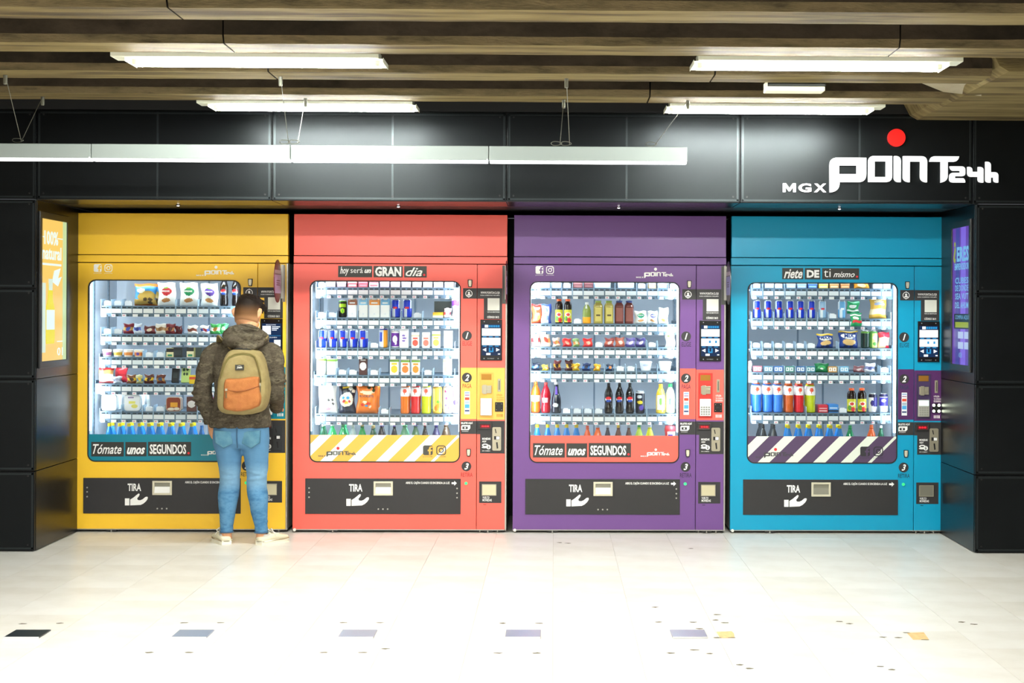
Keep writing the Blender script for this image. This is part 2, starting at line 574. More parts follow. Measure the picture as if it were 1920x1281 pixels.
# slender posts standing in the gaps between machines
def pillar(side, xin, xout):
    nm = 'wall_left' if side < 0 else 'wall_right'
    zs = [0.004] + ([W(50, 884, YP).z, W(50, 711, YP).z, W(50, 541, YP).z] if side < 0 else [W(1860, 891, YP).z, W(1860, 721, YP).z, W(1860, 551, YP).z]) + [FZ]
    lo, hi = (xout, xin) if side < 0 else (xin, xout)
    ins = .022
    core = struct(MB().box(lo + (0 if side < 0 else ins), hi - (ins if side < 0 else 0), YP+.022, 12.15, 0, FZ).build(nm, DARK))
    for a, b in zip(zs, zs[1:]):
        panel(core, lo, hi, a, b, YP)
        MB()
    # inner cheek: three tall sheets, the top one holding the screen
    cz = [0.004, zs[1], zs[2], FZ]
    for a, b in zip(cz, cz[1:]):
        x0, x1 = (xin-.02, xin) if side < 0 else (xin, xin+.02)
        c = MB().box(x0, x1, YP+.022, 12.1, a+.002, b-.002).build('cheek_panel', BLACK, core, bevel=.0015)
    return core
pillar(-1, XL, XL-1.9)
pillar(1, XR, XR+1.9)
# the hall's far ends, out of the picture
struct(MB().box(-9.2, -9, -6, 13, 0, 3.35).build('wall_west', mat('b9b4a8', .8)))
struct(MB().box(9, 9.2, -6, 13, 0, 3.35).build('wall_east', mat('55524c', .8)))
struct(MB().box(-9, 9, -6.2, -6, 0, 3.35).build('wall_front', mat('8d887e', .8)))

# ------------------------------------------------------------------ advert screens in the cheeks
def screen(side, label, art):
    x = XL if side < 0 else XR
    # depth of a point on the cheek from its photograph column
    def depth(px):
        lo_, hi_ = 9.5, 13.0
        for _ in range(50):
            mid_ = (lo_+hi_)/2
            v = W(px, 560, mid_).x
            if (v < x) == (side < 0):
                hi_ = mid_
            else:
                lo_ = mid_
        return (lo_+hi_)/2
    d0, d1 = (depth(75), depth(122)) if side < 0 else (depth(1820), depth(1788))
    yc = (d0+d1)/2
    if side < 0:
        zt, zb = W(75, 409, d0).z, W(75, 678, d0).z
    else:
        zt, zb = W(1820, 423, d0).z, W(1820, 686, d0).z
    w, h = abs(d1-d0), zt-zb
    t = thing('advert_screen', label, 'screen', (x + (.0016 if side < 0 else -.0016), yc, zb), rot=(pi/2 if side < 0 else -pi/2))
    fr = MB().prism([[(-w/2-.04, -.045), (w/2+.04, -.045), (w/2+.04, h+.045), (-w/2-.04, h+.045)], [(-w/2, 0), (w/2, 0), (w/2, h), (-w/2, h)]], -.014, 0)
    fr.build('bezel', mat('1c1d1d', .4), t, bevel=.003)
    art(t, w, h)
    return t
def art_left(t, w, h):
    E = .8
    d = MB().box(-w/2, w/2, -.006, 0, 0, h, 0)
    X = lambda u: -w/2 + w*u
    d.box(X(.85), X(1), -.0075, -.006, 0, h, 4)
    y = -.0085
    for a, b, z in ((0, .12, .87), (.62, .84, .87), (.62, .84, .13)):
        d.box(X(a), X(b), y, -.006, h*z, h*z+.006, 1)
    d.text('100%', X(.1), X(.65), h*.82, h*.92, y, 1, bold=.03)
    d.text('natural', X(.02), X(.78), h*.715, h*.81, y, 1, bold=.03)
    d.box(X(.0), X(.78), y, -.006, h*.675, h*.69, 1)
    # bottle with a white label and a sprig
    bt = [(.2, .12), (.5, .12), (.52, .16), (.52, .36), (.44, .44), (.42, .55), (.28, .55), (.26, .44), (.18, .36), (.18, .16)]
    d.prism([(X(u), h*v) for u, v in bt], y, -.006, 2)
    d.prism([(X(u), h*v) for u, v in ((.19, .22), (.51, .22), (.51, .36), (.19, .36))], y-.001, y, 1)
    d.prism([(X(u), h*v) for u, v in ((.28, .5), (.42, .5), (.43, .58), (.27, .58))], y-.001, y, 3)
    for s_ in ((.42, .56, .75, .66), (.5, .55, .8, .6)):
        d.prism([(X(s_[0]), h*s_[1]), (X((s_[0]+s_[2])/2), h*(s_[1]-.02)), (X(s_[2]), h*s_[3]), (X((s_[0]+s_[2])/2-.08), h*(s_[3]-.02))], y, -.006, 1)
    d.box(X(0), X(.16), y, -.006, h*.06, h*.55, 3)
    d.text('01', X(.62), X(.85), h*.03, h*.09, y, 1, bold=.02)
    d.build('display', [lit('f0c566', E), lit('dff4ee', E), lit('e8d810', E), lit('cfe0cf', E), lit('bfd6a0', E)], t)
def art_right(t, w, h):
    d = MB().box(-w/2, w/2, -.006, 0, 0, h, 0)
    X = lambda u: -w/2 + w*u
    for a, b, m in ((.2, .42, 1), (.5, .78, 2)):
        d.box(X(a), X(b), -.0072, -.006, 0, h, m)
    y = -.0085
    d.text('¿', X(.06), X(.22), h*.74, h*.9, y, 4, bold=.03)
    d.text('ERES', X(.27), X(.97), h*.75, h*.86, y, 3, bold=.04)
    d.text('EMPRENDEDOR', X(.14), X(.97), h*.69, h*.74, y, 3, bold=.03)
    for s_, z in (('CUBES', .59), ('DE DONDE', .535), ('SEA VUT', .475), ('DEL AHUM', .41)):
        d.text(s_, X(.18), X(.95), h*z, h*(z+.045), y, 3, bold=.02)
    d.box(X(.12), X(1), y, -.006, h*.26, h*.37, 5)
    d.text('COMPRA AQUI', X(.2), X(.97), h*.325, h*.36, y-.001, 3)
    d.box(X(.2), X(.97), y-.001, y, h*.27, h*.31, 4)
    for z in (.19, .115):
        d.box(X(.36), X(.66), y, -.006, h*z, h*(z+.05), 6)
        d.box(X(.72), X(.97), y, -.006, h*z, h*(z+.05), 6)
    d.text('@', X(.4), X(.6), h*.05, h*.09, y, 3)
    E = .6
    d.build('display', [lit('6a3fb0', E), lit('4a3fa0', E), lit('8a68ea', E), lit('7fc4f2', E), lit('a3b52a', E), lit('16182c', E), lit('b8cdf5', E)], t)
screen(-1, 'tall orange advert screen reading 100% natural in the black pillar', art_left)
screen(1, 'tall purple advert screen beside the teal vending machine', art_right)

# ------------------------------------------------------------------ lit shop sign on the fascia
SG = W(1460, 280, YP-.03)
su = (W(1890, 280, YP-.03).x - SG.x)/1920
def arc(p0, c, p1, n=6):
    """quadratic corner from p0 to p1 round control c"""
    return [((1-t)**2*p0[0]+2*t*(1-t)*c[0]+t*t*p1[0], (1-t)**2*p0[1]+2*t*(1-t)*c[1]+t*t*p1[1]) for t in [i/n for i in range(n+1)]]
GLY = {
 'P': [arc((428,130),(428,66),(492,66))+[(735,66)]+arc((735,205),(735,270),(672,270))+[(512,270)]+arc((512,290),(505,352),(430,357)), [(508,130),(655,130),(655,203),(508,203)]],
 'O': [[(752,268)]+arc((752,100),(752,50),(800,50))+[(952,50)]+arc((952,215),(952,268),(900,268)), [(805,95),(900,95),(900,226),(805,226)]],
 'I': [[(967,50)]+arc((990,50),(1025,55),(1025,95))+[(1025,268)]+arc((1000,268),(967,262),(967,225))],
 'N': [[(1043,50)]+arc((1195,50),(1245,50),(1245,100))+[(1245,268)]+arc((1235,268),(1188,262),(1188,220))+[(1188,95),(1100,95),(1100,268)]+arc((1090,268),(1043,262),(1043,225))],
 'T': [arc((1265,95),(1270,50),(1310,50))+[(1513,50)]+arc((1513,52),(1505,92),(1470,95))+[(1418,95)]+arc((1418,215),(1415,262),(1360,270))+[(1360,95)]],
 '2': [[(1435,133)]+arc((1530,133),(1565,133),(1565,165))+arc((1565,188),(1565,215),(1538,215))+[(1490,215)]+arc((1486,215),(1478,216),(1478,225))+[(1480,232),(1545,232)]+arc((1546,232),(1565,240),(1565,268))+arc((1465,268),(1433,268),(1433,240))+arc((1433,215),(1436,187),(1465,187))+[(1518,187)]+arc((1519,187),(1527,180),(1520,170))+[(1462,170)]+arc((1460,170),(1437,160),(1435,133))],
 '4': [[(1583,137)]+arc((1597,137),(1625,140),(1625,165))+[(1625,178),(1672,178),(1672,137)]+arc((1690,137),(1718,140),(1718,165))+[(1718,268)]+arc((1700,268),(1672,264),(1672,240))+[(1672,220)]+arc((1620,220),(1583,220),(1583,185))],
 'h': [[(1735,93)]+arc((1752,93),(1780,97),(1780,125))+[(1780,180)]+arc((1812,180),(1843,182),(1843,212))+[(1843,268)]+arc((1828,268),(1803,264),(1803,245))+[(1803,225),(1780,225),(1780,268)]+arc((1762,268),(1735,264),(1735,245))],
}
MGL = [(40,355),(40,282),(66,282),(94,322),(122,282),(148,282),(148,355),(126,355),(126,312),(100,348),(88,348),(62,312),(62,355)]
sign = thing('wall_sign', 'white raised letters MGX POINT 24h with red dot on the black fascia', 'sign', (SG.x, YP, SG.z))
SIGNW, SIGNR = mat('f1f2f4', .4, emit=.25), mat('e01410', .35, emit=.12)
for k, g in GLY.items():
    m = MB().prism([[(u*su, -v*su) for u, v in lp] for lp in g], -.026, -.0045)
    m.build('letter', SIGNW, sign, bevel=.0015)
for ch, a, b in (('M', 40, 148), ('G', 170, 277), ('X', 301, 403)):
    m = MB()
    if ch == 'M':
        m.prism([(u*su, -v*su) for u, v in MGL], -.0161, -.016)
        m.f = m.f[0::2][:len(MGL)-2]
        m.m = [0]*len(m.f)
    else:
        m.text(ch, a*su, b*su, -355*su, -282*su, -.016, 0, bold=.03, res=3)
    o = m.build('letter', SIGNW, sign)
    sd = o.modifiers.new('depth', 'SOLIDIFY')
    sd.thickness, sd.offset = .012, -1
MB().disc(987*su, 103*su, 74*su, -.03, -.0045, n=36).build('dot', SIGNR, sign, bevel=.004)
def small_logo(mb, x0, x1, z0, z1, y, m, md, sc=1):
    """The same wordmark printed small; box = extents from the M of MGX to the h, foot of P to the dot."""
    kx, kz = (x1-x0)/1803, (z1-z0)/(357+177)
    for k, g in GLY.items():
        mb.prism([[(x0+(u-40)*kx, z1-(v+177)*kz) for u, v in lp[::1]] for lp in g], y, y+.0006, m)
    mb.prism([(x0+(u-40)*kx, z1-(v+177)*kz) for u, v in MGL], y, y+.0006, m)
    for ch, a, b in (('G', 170, 277), ('X', 301, 403)):
        mb.text(ch, x0+(a-40)*kx, x0+(b-40)*kx, z1-(355+177)*kz, z1-(282+177)*kz, y, m, bold=.03)
    mb.prism(ell(x0+(987-40)*kx, z1-(-103+177)*kz, 74*kx, n=14), y, y+.0006, md)

# ------------------------------------------------------------------ fluorescent fittings under the ribs
TUBE = mat('f8fbf3', .4, emit=205)
FIT = mat('e9ebd6', .4)
PLASTIC = mat('f7f8ee', .35)
def fitting(x0, x1, Y, flip, label):
    L = x1-x0
    t = thing('ceiling_light', label, 'light', ((x0+x1)/2, Y, CZ-.02), 'twin tube ceiling lights')
    h = L/2
    MB().box(-h, h, -.12, .02, .006, .042).build('housing', FIT, t, bevel=.003)
    a, b = (-h+.065, h+.02) if not flip else (-h-.02, h-.065)
    r = MB()
    r.add([(a, -.1, .005), (b, -.1, .005), (b, .1, .005), (a, .1, .005), (a, .125, -.006), (b, .125, -.006), (a, .13, -.006), (b, .13, -.006), (a, .105, .014), (b, .105, .014)],
          [(0, 1, 2, 3), (3, 2, 5, 4), (4, 5, 7, 6), (6, 7, 9, 8)])
    r.build('reflector', PLASTIC, t)
    for e in (a, b):
        MB().box(-.0015, .0015, -.1, .13, -.012, .01).build('end_plate', FIT, t, (e, 0, 0))
    for yy in (-.04, .05):
        q = MB().tube([(a+.05, yy, -.007), (b-.05, yy, -.007)], .011, 12).build('tube', TUBE, t, smooth=True)
        for e in (a+.035, b-.035):
            MB().box(e-.012, e+.012, yy-.01, yy+.01, -.019, .004).build('lamp_holder', FIT, q)
    for e in (-h*.6, h*.6):
        MB().box(e-.02, e+.02, -.02, .02, .042, .55).build('mounting_strap', FIT, t)
    return t
def fx(pa, pb, py, Y):
    return W(pa, py, Y).x, W(pb, py, Y).x
a, b = fx(217, 714, 100, 7.82); fitting(a, b, 7.84, False, 'white tube ceiling light, the larger one above the yellow and red machines')
a, b = fx(1306, 1797, 108, 7.82); fitting(a, b, 7.84, True, 'white tube ceiling light, the larger one above the purple and teal machines')
a, b = fx(375, 776, 195, 9.54); fitting(a, b, 9.56, False, 'white tube ceiling light close to the fascia above the yellow and red machines')
a, b = fx(1254, 1654, 200, 9.54); fitting(a, b, 9.56, True, 'white tube ceiling light close to the fascia above the purple and teal machines')
# small dead emergency light, its white frame brightened by a glow of its own
pa, pb = W(1434, 165, 8.68), W(1547, 165, 8.68)
em = thing('emergency_light', 'small dark emergency light with white lower frame hung between ribs', 'light', ((pa.x+pb.x)/2, 8.68, W(1490, 173, 8.68).z))
w2 = (pb.x-pa.x)/2
MB().box(-w2+.01, w2-.005, -.05, .05, .026, .066).build('housing', mat('22241f', .5), em, bevel=.003)
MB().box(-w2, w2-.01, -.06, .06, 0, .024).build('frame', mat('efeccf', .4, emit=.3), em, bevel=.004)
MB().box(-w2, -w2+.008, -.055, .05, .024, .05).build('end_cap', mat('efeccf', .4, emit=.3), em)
for e in (-w2*.5, w2*.5):
    MB().box(e-.01, e+.01, -.01, .01, .066, 3.35-em.location.z).build('hanger', DARK, em)

# ------------------------------------------------------------------ long hanging lamp
YL = 8.85
lz0, lz1 = W(700, 301.5, YL-.04).z, W(700, 272.5, YL-.04).z
lx = [W(p, 290, YL-.06).x for p in (-207, 168, 543, 916, 1290)]
lamp = thing('linear_pendant', 'long white linear pendant lamp hanging on wires before the black fascia', 'light', ((lx[0]+lx[-1])/2, YL, lz0))
ox = (lx[0]+lx[-1])/2
LW = mat('8d9693', .4, spec=.4)
for a, b in zip(lx, lx[1:]):
    q = MB().box(a-ox+.002, b-ox-.002, -.035, .035, .006, lz1-lz0).build('lamp_body', LW, lamp, bevel=.003)
    MB().box(a-ox+.006, b-ox-.006, -.032, .032, -.006, .006).build('diffuser', mat('ffffff', .4, emit=3.2), q)
    MB().box(b-ox-.012, b-ox-.004, -.0365, -.035, .004, .014).build('clip', WHITE, q)
WIRE = mat('7a7a6e', .4, metal=.6)
def wire(top, bot, Yt):
    p, q = W(top[0], top[1], Yt), W(bot[0], bot[1], YL)
    zt = CZ-.001
    o = lamp.location
    g = MB().tube([(p.x-o.x, Yt-o.y, zt-o.z), (q.x-o.x, 0, lz1-lz0+.015)], .0019, 6).build('wire', WIRE, lamp)
    MB().lathe([(.009, -.05), (.011, -.045), (.011, 0)], 10).build('ceiling_grip', WIRE, g, (p.x-o.x, Yt-o.y, zt-o.z))
    MB().tube([(.03*cos(t)-.02, .01*sin(2*t), .014+.011*sin(t)) for t in [i*.45 for i in range(15)]], .0022, 5).build('wire_coil', WIRE, g, (q.x-o.x, 0, lz1-lz0+.006))
for tp, bt, Yt in (((80, 184), (40, 262), 9.3), ((10, 140), (40, 262), 8.45), ((526, 146), (541, 270), 8.45), ((573, 186), (558, 268), 9.3), ((1062, 150), (1068, 270), 8.45), ((1057, 190), (1050, 270), 9.3), ((1290, 190), (1228, 270), 9.3)):
    wire(tp, bt, Yt)
# ------------------------------------------------------------------ vending machines
LIN = mat('cfd8e2', .5)
TRAY = mat('5c7284', .4, metal=.1)
CLEAR = mat('b9d3e6', .2)
TAGW = mat('fbfbfb', .5)
PINK = mat('e58aa5', .5)
SLIT = mat('1a2a30', .6)
INK = mat('2b2a2b', .5)
INKW = mat('f6f6f2', .5)
REDDOT = mat('e5242c', .5)
METAL = mat('b5ae98', .32, metal=.7)
PALE = mat('d9d3bb', .4, metal=.35)
GRY = mat('8c8a7c', .35, metal=.5)
LED = mat('e6f2ff', .4, emit=4)
K = 264.3
def X_(p): return (p-549)/K*KX
def Z_(p): return (1000.5-p)/K
KX = 1.0
def R_(m, x0, x1, y0, y1, ya, yb, mt=0):
    """box from the photograph rectangle measured on the machine's own front"""
    return m.box(X_(x0), X_(x1), ya, yb, Z_(y1), Z_(y0), mt)
def T_(m, s, x0, x1, y0, y1, y, mt=0, bold=.0, shear=0):
    return m.text(s, X_(x0), X_(x1), Z_(y1), Z_(y0), y, mt, bold, shear)
HAND = [[(548,362),(575,345),(600,324),(618,310),(628,316),(622,332),(606,352),(612,366),(632,368),(652,360),(676,340),(690,337),(697,343),(694,358),(682,376),(660,396),(636,408),(548,412)], [(503,352),(541,352),(541,412),(503,412)]]
def social(m, x, z, s, y, a):
    """two rounded app tiles side by side with their signs; s is the tile size"""
    m.prism([rrect(x, x+s, z, z+s, s*.18, 4), [(x+s*p, z+s*q) for p, q in ((.6,.04),(.78,.04),(.78,.4),(.93,.4),(.95,.57),(.78,.57),(.78,.68),(.82,.74),(.96,.74),(.96,.9),(.8,.9),(.65,.84),(.6,.7),(.6,.57),(.48,.57),(.48,.4),(.6,.4))]], y, y+.0006, a)
    x += s*1.36
    m.prism([rrect(x, x+s, z, z+s, s*.28, 4), rrect(x+s*.1, x+s*.9, z+s*.1, z+s*.9, s*.2, 4)], y, y+.0006, a)
    m.prism([ell(x+s*.5, z+s*.5, s*.26), ell(x+s*.5, z+s*.5, s*.16)], y, y+.0006, a)
    m.prism(ell(x+s*.76, z+s*.76, s*.06, n=10), y, y+.0006, a)
    x -= s*1.36
    for k in (0, 1.36):
        m.text('point24h', x+s*k, x+s*(k+1), z-s*.24, z-s*.1, y, a)
def fan_frame(m, out, inn, nc, ya, yb, mt=0):
    """frame between a rectangle (x0,x1,z0,z1) and a rounded hole given as rrect with nc+1 points a corner; front ya, back yb"""
    x0, x1, z0, z1 = out
    oc = [(x1, z1), (x0, z1), (x0, z0), (x1, z0)]
    n = len(inn)
    per = nc+1
    vs = [(x, ya, z) for x, z in inn]+[(x, ya, z) for x, z in oc]+[(x, yb, z) for x, z in inn]+[(x, yb, z) for x, z in oc]
    fs = []
    B = n+4
    for c in range(4):
        for i in range(nc):
            a, b = c*per+i, c*per+i+1
            fs.append((n+c, b, a)); fs.append((B+n+c, B+a, B+b))
        a, b = c*per+nc, ((c+1)*per) % n
        d = (c+1) % 4
        fs.append((n+c, n+d, b, a)); fs.append((B+n+c, B+a, B+b, B+n+d))
        fs.append((n+c, B+n+c, B+n+d, n+d))
    for i in range(n):
        j = (i+1) % n
        fs.append((i, j, B+j, B+i))
    return m.add(vs, fs, mt)

def coated(h):
    return noise_mix('painted_steel_'+h, [h, h], 3, .34, bump=.015, bscale=350, spec=.45)
MX = {}
def machine(key, label, pxl, pxr, col, strip, pay, code, ink):
    global KX
    xl, xr = W(pxl, 700, YF).x, W(pxr, 700, YF).x
    KX = (xr-xl)/(400/K)
    t = thing('vending_machine', label, 'vending machine', (xl, YF, 0), 'vending machines in the recess')
    BODY, STR, PAY = coated(col), coated(strip), coated(pay)
    INKC = mat(ink, .5)
    # --- carcass
    c = MB()
    D = .86
    R_(c, 549.6, 554, 497, 994, .052, D)
    R_(c, 944, 949.5, 497, 994, .052, D)
    R_(c, 554, 944, 497, 503, .052, D)
    R_(c, 554, 944, 990, 995.6, .04, D)
    R_(c, 554, 944, 497, 994, D-.01, D)
    c.build('cabinet', STEEL, t)
    R_(MB(), 866.5, 944, 503, 990, .05, .3).build('electronics_box', DARK, t)
    R_(MB(), 554, 866, 872, 990, .058, .5).build('delivery_bin', DARK, t)
    # --- upper cladding and header strip
    m = R_(MB(), 550, 949.5, 404.5, 481.6, .0, .05)
    m.build('top_panel', BODY, t, bevel=.002)
    R_(MB(), 549.5, 949.8, 483, 496, -.002, .05).build('header_strip', BODY, t, bevel=.002)
    R_(MB(), 552, 948, 405, 500, .05, .5).build('top_housing', DARK, t)
    # --- door with window hole
    wx0, wx1, wz0, wz1 = X_(579.8), X_(862.7), Z_(869), Z_(528.6)
    hole = rrect(wx0, wx1, wz0, wz1, .055, 6)
    dr = MB()
    fan_frame(dr, (X_(549.3), X_(893), Z_(994), Z_(497.6)), hole, 6, 0, .05)
    door = dr.build('door', BODY, t, bevel=.0015)
    R_(MB(), 894, 946.5, 497.6, 994, 0, .05).build('control_panel', BODY, t, bevel=.002)
    R_(MB(), 946.8, 949.4, 497.6, 995.9, .006, .05).build('edge_trim', STEEL, t)
    R_(MB(), 549.3, 946, 994, 995.9, .004, .04).build('kick_strip', STEEL, t)
    # --- window: rubber edge, pane, coloured strip
    inn = rrect(wx0+.008, wx1-.008, wz0+.008, wz1-.008, .047, 6)
    g = MB()
    n = len(hole)
    hz = rrect(wx0+.0005, wx1-.0005, wz0+.0005, wz1-.0005, .0545, 6)
    vs = [(x, -.003, z) for x, z in hz]+[(x, -.003, z) for x, z in inn]+[(x, .02, z) for x, z in hz]+[(x, .02, z) for x, z in inn]
    fs = []
    for i in range(n):
        j = (i+1) % n
        fs += [(i, j, n+j, n+i), (n+i, n+j, 3*n+j, 3*n+i), (2*n+i, 3*n+i, 3*n+j, 2*n+j), (i, 2*n+i, 2*n+j, j)]
    g.add(vs, fs)
    g.build('window_gasket', mat('1b1c1c', .5), t)
    zs = Z_(817.6)
    MB().prism([p for p in inn], .008, .012).build('glass_pane', GLASS, t)
    low = [p for p in inn if p[1] < zs]
    low = [(inn[0][0], zs), (inn[14][0], zs)] + [p for p in inn[14:28]]
    gs = MB().prism(low, .0025, .0065).build('graphic_strip', STR, t)
    # --- machine-specific print
    yq = -.0012
    def slogan(parent, boxes):
        for x0, x1, y0, y1, parts in boxes:
            p = R_(MB(), x0, x1, y0, y1, yq, 0).build('slogan_plate', mat('2d2e2a', .5), parent)
            q = MB()
            for s, a, b, c_, d_, bo, sh, mt in parts:
                if s == 'o':
                    MB().prism(ell(X_(a), Z_(c_), b/K, n=12), yq-.001, yq).build('full_stop', REDDOT, p)
                else:
                    T_(q, s, a, b, c_, d_, yq-.0008, mt, bo, sh)
            q.build('lettering', [INKW, REDDOT], p)
    top = t
    if key in ('yellow', 'purple'):
        q = MB()
        social(q, X_(590.5), Z_(514.5), 14.6/K, yq, 0)
        q.build('social_icons', INKW, t)
        q = MB()
        small_logo(q, X_(780), X_(849.5), Z_(521.5), Z_(502), yq, 0, 0)
        q.build('wordmark', INKW, t)
        o_ = -.0002
        sl = MB()
        for x0, x1, y0, y1, s, a, b, c_, d_, bo, sh in ((587, 647, 832, 859, 'Tómate', 590, 643, 836, 854.5, .012, .38), (650, 689, 832, 858.5, 'unos', 653, 686.5, 842, 855, .035, .38), (692, 771.5, 831.5, 858, 'SEGUNDOS', 695, 762.5, 836, 854.5, .03, 0)):
            p = R_(MB(), x0, x1, y0, y1, .001, .0025).build('slogan_plate', mat('2d2e2a', .5), t)
            q = MB()
            T_(q, s, a, b, c_, d_, .0003, 0, bo, sh)
            if s[0] == 'S':
                MB().prism(ell(X_(767), Z_(852.5), 2.2/K, n=12), .0002, .001).build('full_stop', REDDOT, p)
            q.build('lettering', [INKW, REDDOT], p)
        q = MB()
        small_logo(q, X_(790), X_(844), Z_(857), Z_(841.5), .0015, 0, 0)
        q.build('wordmark', INKW, t)
    else:
        if key == 'red':
            bx = ((632.8, 696.5, 501, 522.3, [('hoy', 636.5, 653, 502.5, 520, .02, .3, 0), ('será', 656, 679, 504.5, 514.5, 0, 0, 0), ('un', 682, 694.5, 507.5, 514.5, .04, .38, 0)]),
                  (699, 753.7, 501, 522.3, [('GRAN', 702, 751, 502.5, 520.5, .045, 0, 0)]),
                  (756.5, 798.7, 501, 522.3, [('dia', 759, 790.5, 503.5, 520, .012, .42, 0), ('o', 794, 2.2, 517.5, 0, 0, 0, 1)]))
            sp = 'f6f8f2'
        else:
            bx = ((645, 684.5, 501.5, 522.6, [('riete', 648, 683, 503.5, 521, .025, .35, 0)]),
                  (687.4, 716.5, 501.5, 522.6, [('DE', 691, 714.5, 505, 519.5, .05, 0, 0)]),
                  (720, 789.5, 501.5, 522.6, [('ti', 723, 736, 503, 518.5, -.004, 0, 0), ('mismo', 741, 781, 508, 518.5, .012, .42, 0), ('o', 785.5, 2.0, 517.2, 0, 0, 0, 1)]))
            sp = 'dfe6d8'
        slogan(t, bx)
        ST = MB()
        A = [(599, 622), (650, 672), (702, 725), (754, 777), (806, 827), (857, 864)]
        sl_ = -39                                     # how far a stripe leans over the strip's height
        for a, b in A:
            poly = [(a, 817.8), (b, 817.8), (b+sl_*1.3, 868), (a+sl_*1.3, 868)]
            clip = []
            pts = [(X_(p), Z_(q_)) for p, q_ in poly]
            # clip to the strip's sides
            def cut(ps, f):
                out = []
                for i in range(len(ps)):
                    p, q_ = ps[i-1], ps[i]
                    fp, fq = f(p), f(q_)
                    if (fp >= 0) != (fq >= 0):
                        u = fp/(fp-fq)
                        out.append((p[0]+(q_[0]-p[0])*u, p[1]+(q_[1]-p[1])*u))
                    if fq >= 0:
                        out.append(q_)
                return out
            e = .01
            xa, xb, zb = inn[14][0]+.0004, inn[0][0]-.0004, wz0+.0085
            pts = cut(pts, lambda p: p[0]-xa)
            pts = cut(pts, lambda p: xb-p[0])
            pts = cut(pts, lambda p: (p[0]-xa)+(p[1]-zb)-.016)
            pts = cut(pts, lambda p: (xb-p[0])+(p[1]-zb)-.016)
            if len(pts) > 2:
                MB().prism(pts, .0016, .0025).build('stripe', mat(sp, .4), gs)
        q = MB()
        small_logo(q, X_(597), X_(667), Z_(858.5), Z_(840), .0006, 0, 1)
        q.build('wordmark', [mat('4a5048' if key == 'red' else '3f3b40', .5), REDDOT], t)
        q = MB()
        social(q, X_(793), Z_(855), 18.3/K, .0006, 0)
        q.build('social_icons', mat('3c3d38' if key == 'red' else '2c2b30', .5), t)
    # --- collection drawer
    dw = R_(MB(), 573, 864, 899, 965.3, -.006, .0).build('collection_drawer', mat('252425', .5, bump=.04, bscale=500), t, bevel=.0015)
    yd = -.0068
    h = MB()
    h.prism([[(X_(a), Z_(b)) for a, b in ((701, 930.5), (737.3, 930.5), (737.3, 904), (701, 904))], [(X_(a), Z_(b)) for a, b in ((705, 926.5), (733.5, 926.5), (733.5, 907.5), (705, 907.5))]], -.016, -.006)
    hd = h.build('pull_handle', PALE, dw, bevel=.002)
    sh = .0
    q = MB().add([(X_(705), -.0065, Z_(907.5)), (X_(733.5), -.0065, Z_(907.5)), (X_(733.5), -.0062, Z_(915)), (X_(705), -.0062, Z_(915))], [(0, 1, 2, 3)])
    q.build('recess', GRY, dw)
    q = MB().add([(X_(705), -.0062, Z_(915)), (X_(733.5), -.0062, Z_(915)), (X_(733.5), -.0155, Z_(926.5)), (X_(705), -.0155, Z_(926.5))], [(0, 1, 2, 3)])
    q.build('finger_scoop', mat('f4f3ee', .3) if key != 'teal' else GRY, dw)
    q = MB()
    T_(q, 'TIRA', 655, 680, 909.3, 923.3, yd, 0, .03)
    T_(q, 'ABRE EL CAJÓN CUANDO SE ENCIENDA LA LUZ', 761, 843.5, 903.6, 910, yd, 0, .02)
    MB().prism([(X_(a), Z_(b)) for a, b in ((847, 909), (847, 905.5), (852, 905.5), (852, 902.8), (856.8, 907.2), (852, 911.8), (852, 909))], yd, yd+.0006).build('arrow_icon', INKW, dw)
    q.build('lettering', INKW, dw)
    q = MB()
    for lp in HAND:
        q.prism([(X_(540+u/4.571), Z_(860+v/4.571)) for u, v in lp], yd, yd+.0006)
    q.build('hand_icon', INKW, dw)
    bolts = {'yellow': 'lb', 'red': 'lbr', 'purple': 'br', 'teal': ''}[key]
    for s_, pts in (('l', ((580.3, 917), (580.3, 925), (580.3, 934))), ('r', ((857.3, 917), (857.3, 926), (857.3, 934.3))), ('b', ((710, 956), (718.6, 956), (727.4, 956)))):
        if s_ in bolts:
            for a, b in pts:
                MB().disc(X_(a), Z_(b), 1.5/K, -.009, -.006, n=8).build('bolt', STEEL, dw)
    # --- locks, steps, light
    for a, b in ((880.2, 533), (878.6, 850)):
        q = MB().prism([(X_(a+u), Z_(b+v)) for u, v in ((-4.2,-7),(4.2,-7),(4.2,0),(3,7),(-3,7),(-4.2,0))], -.008, 0).build('lock', DARK, t, bevel=.001)
        MB().prism([(X_(a+u), Z_(b+v)) for u, v in ((-2.8,-6),(2.8,-6),(3,0),(2,5.5),(-2,5.5),(-3,0))], -.014, -.008).build('lock_handle', PALE, q, bevel=.002)
    for num, a, b, word, w0, w1, y0, y1 in (('1', 874.6, 630.7, 'ELIGE', 866.5, 884, 641.5, 649.7), ('2', 874.8, 709.5, 'PAGA', 866.8, 883.5, 721, 729.2), ('3', 874.6, 875.8, 'RETIRA', 864.2, 886.2, 887.6, 895.4)):
        yb_ = -.0016 if num == '2' else -.0008
        q = MB().prism(ell(X_(a), Z_(b), 9.2/K, n=28), yb_-.001, 0).build('step_badge', INK, t)
        z = MB()
        wd = 2.6 if num == '1' else 3.8
        T_(z, num, a-wd, a+wd+.5, b-6, b+6, yb_-.0018, 0, .03, .35)
        z.build('numeral', INKW, q)
        z = MB()
        T_(z, word, w0, w1, y0, y1, yb_-.0006, 0, .004)
        z.build('step_word', INKC, t)
    q = MB().disc(X_(874), Z_(907.5), 4/K, -.004, 0, n=16).build('lamp_ring', mat(col, .4), t)
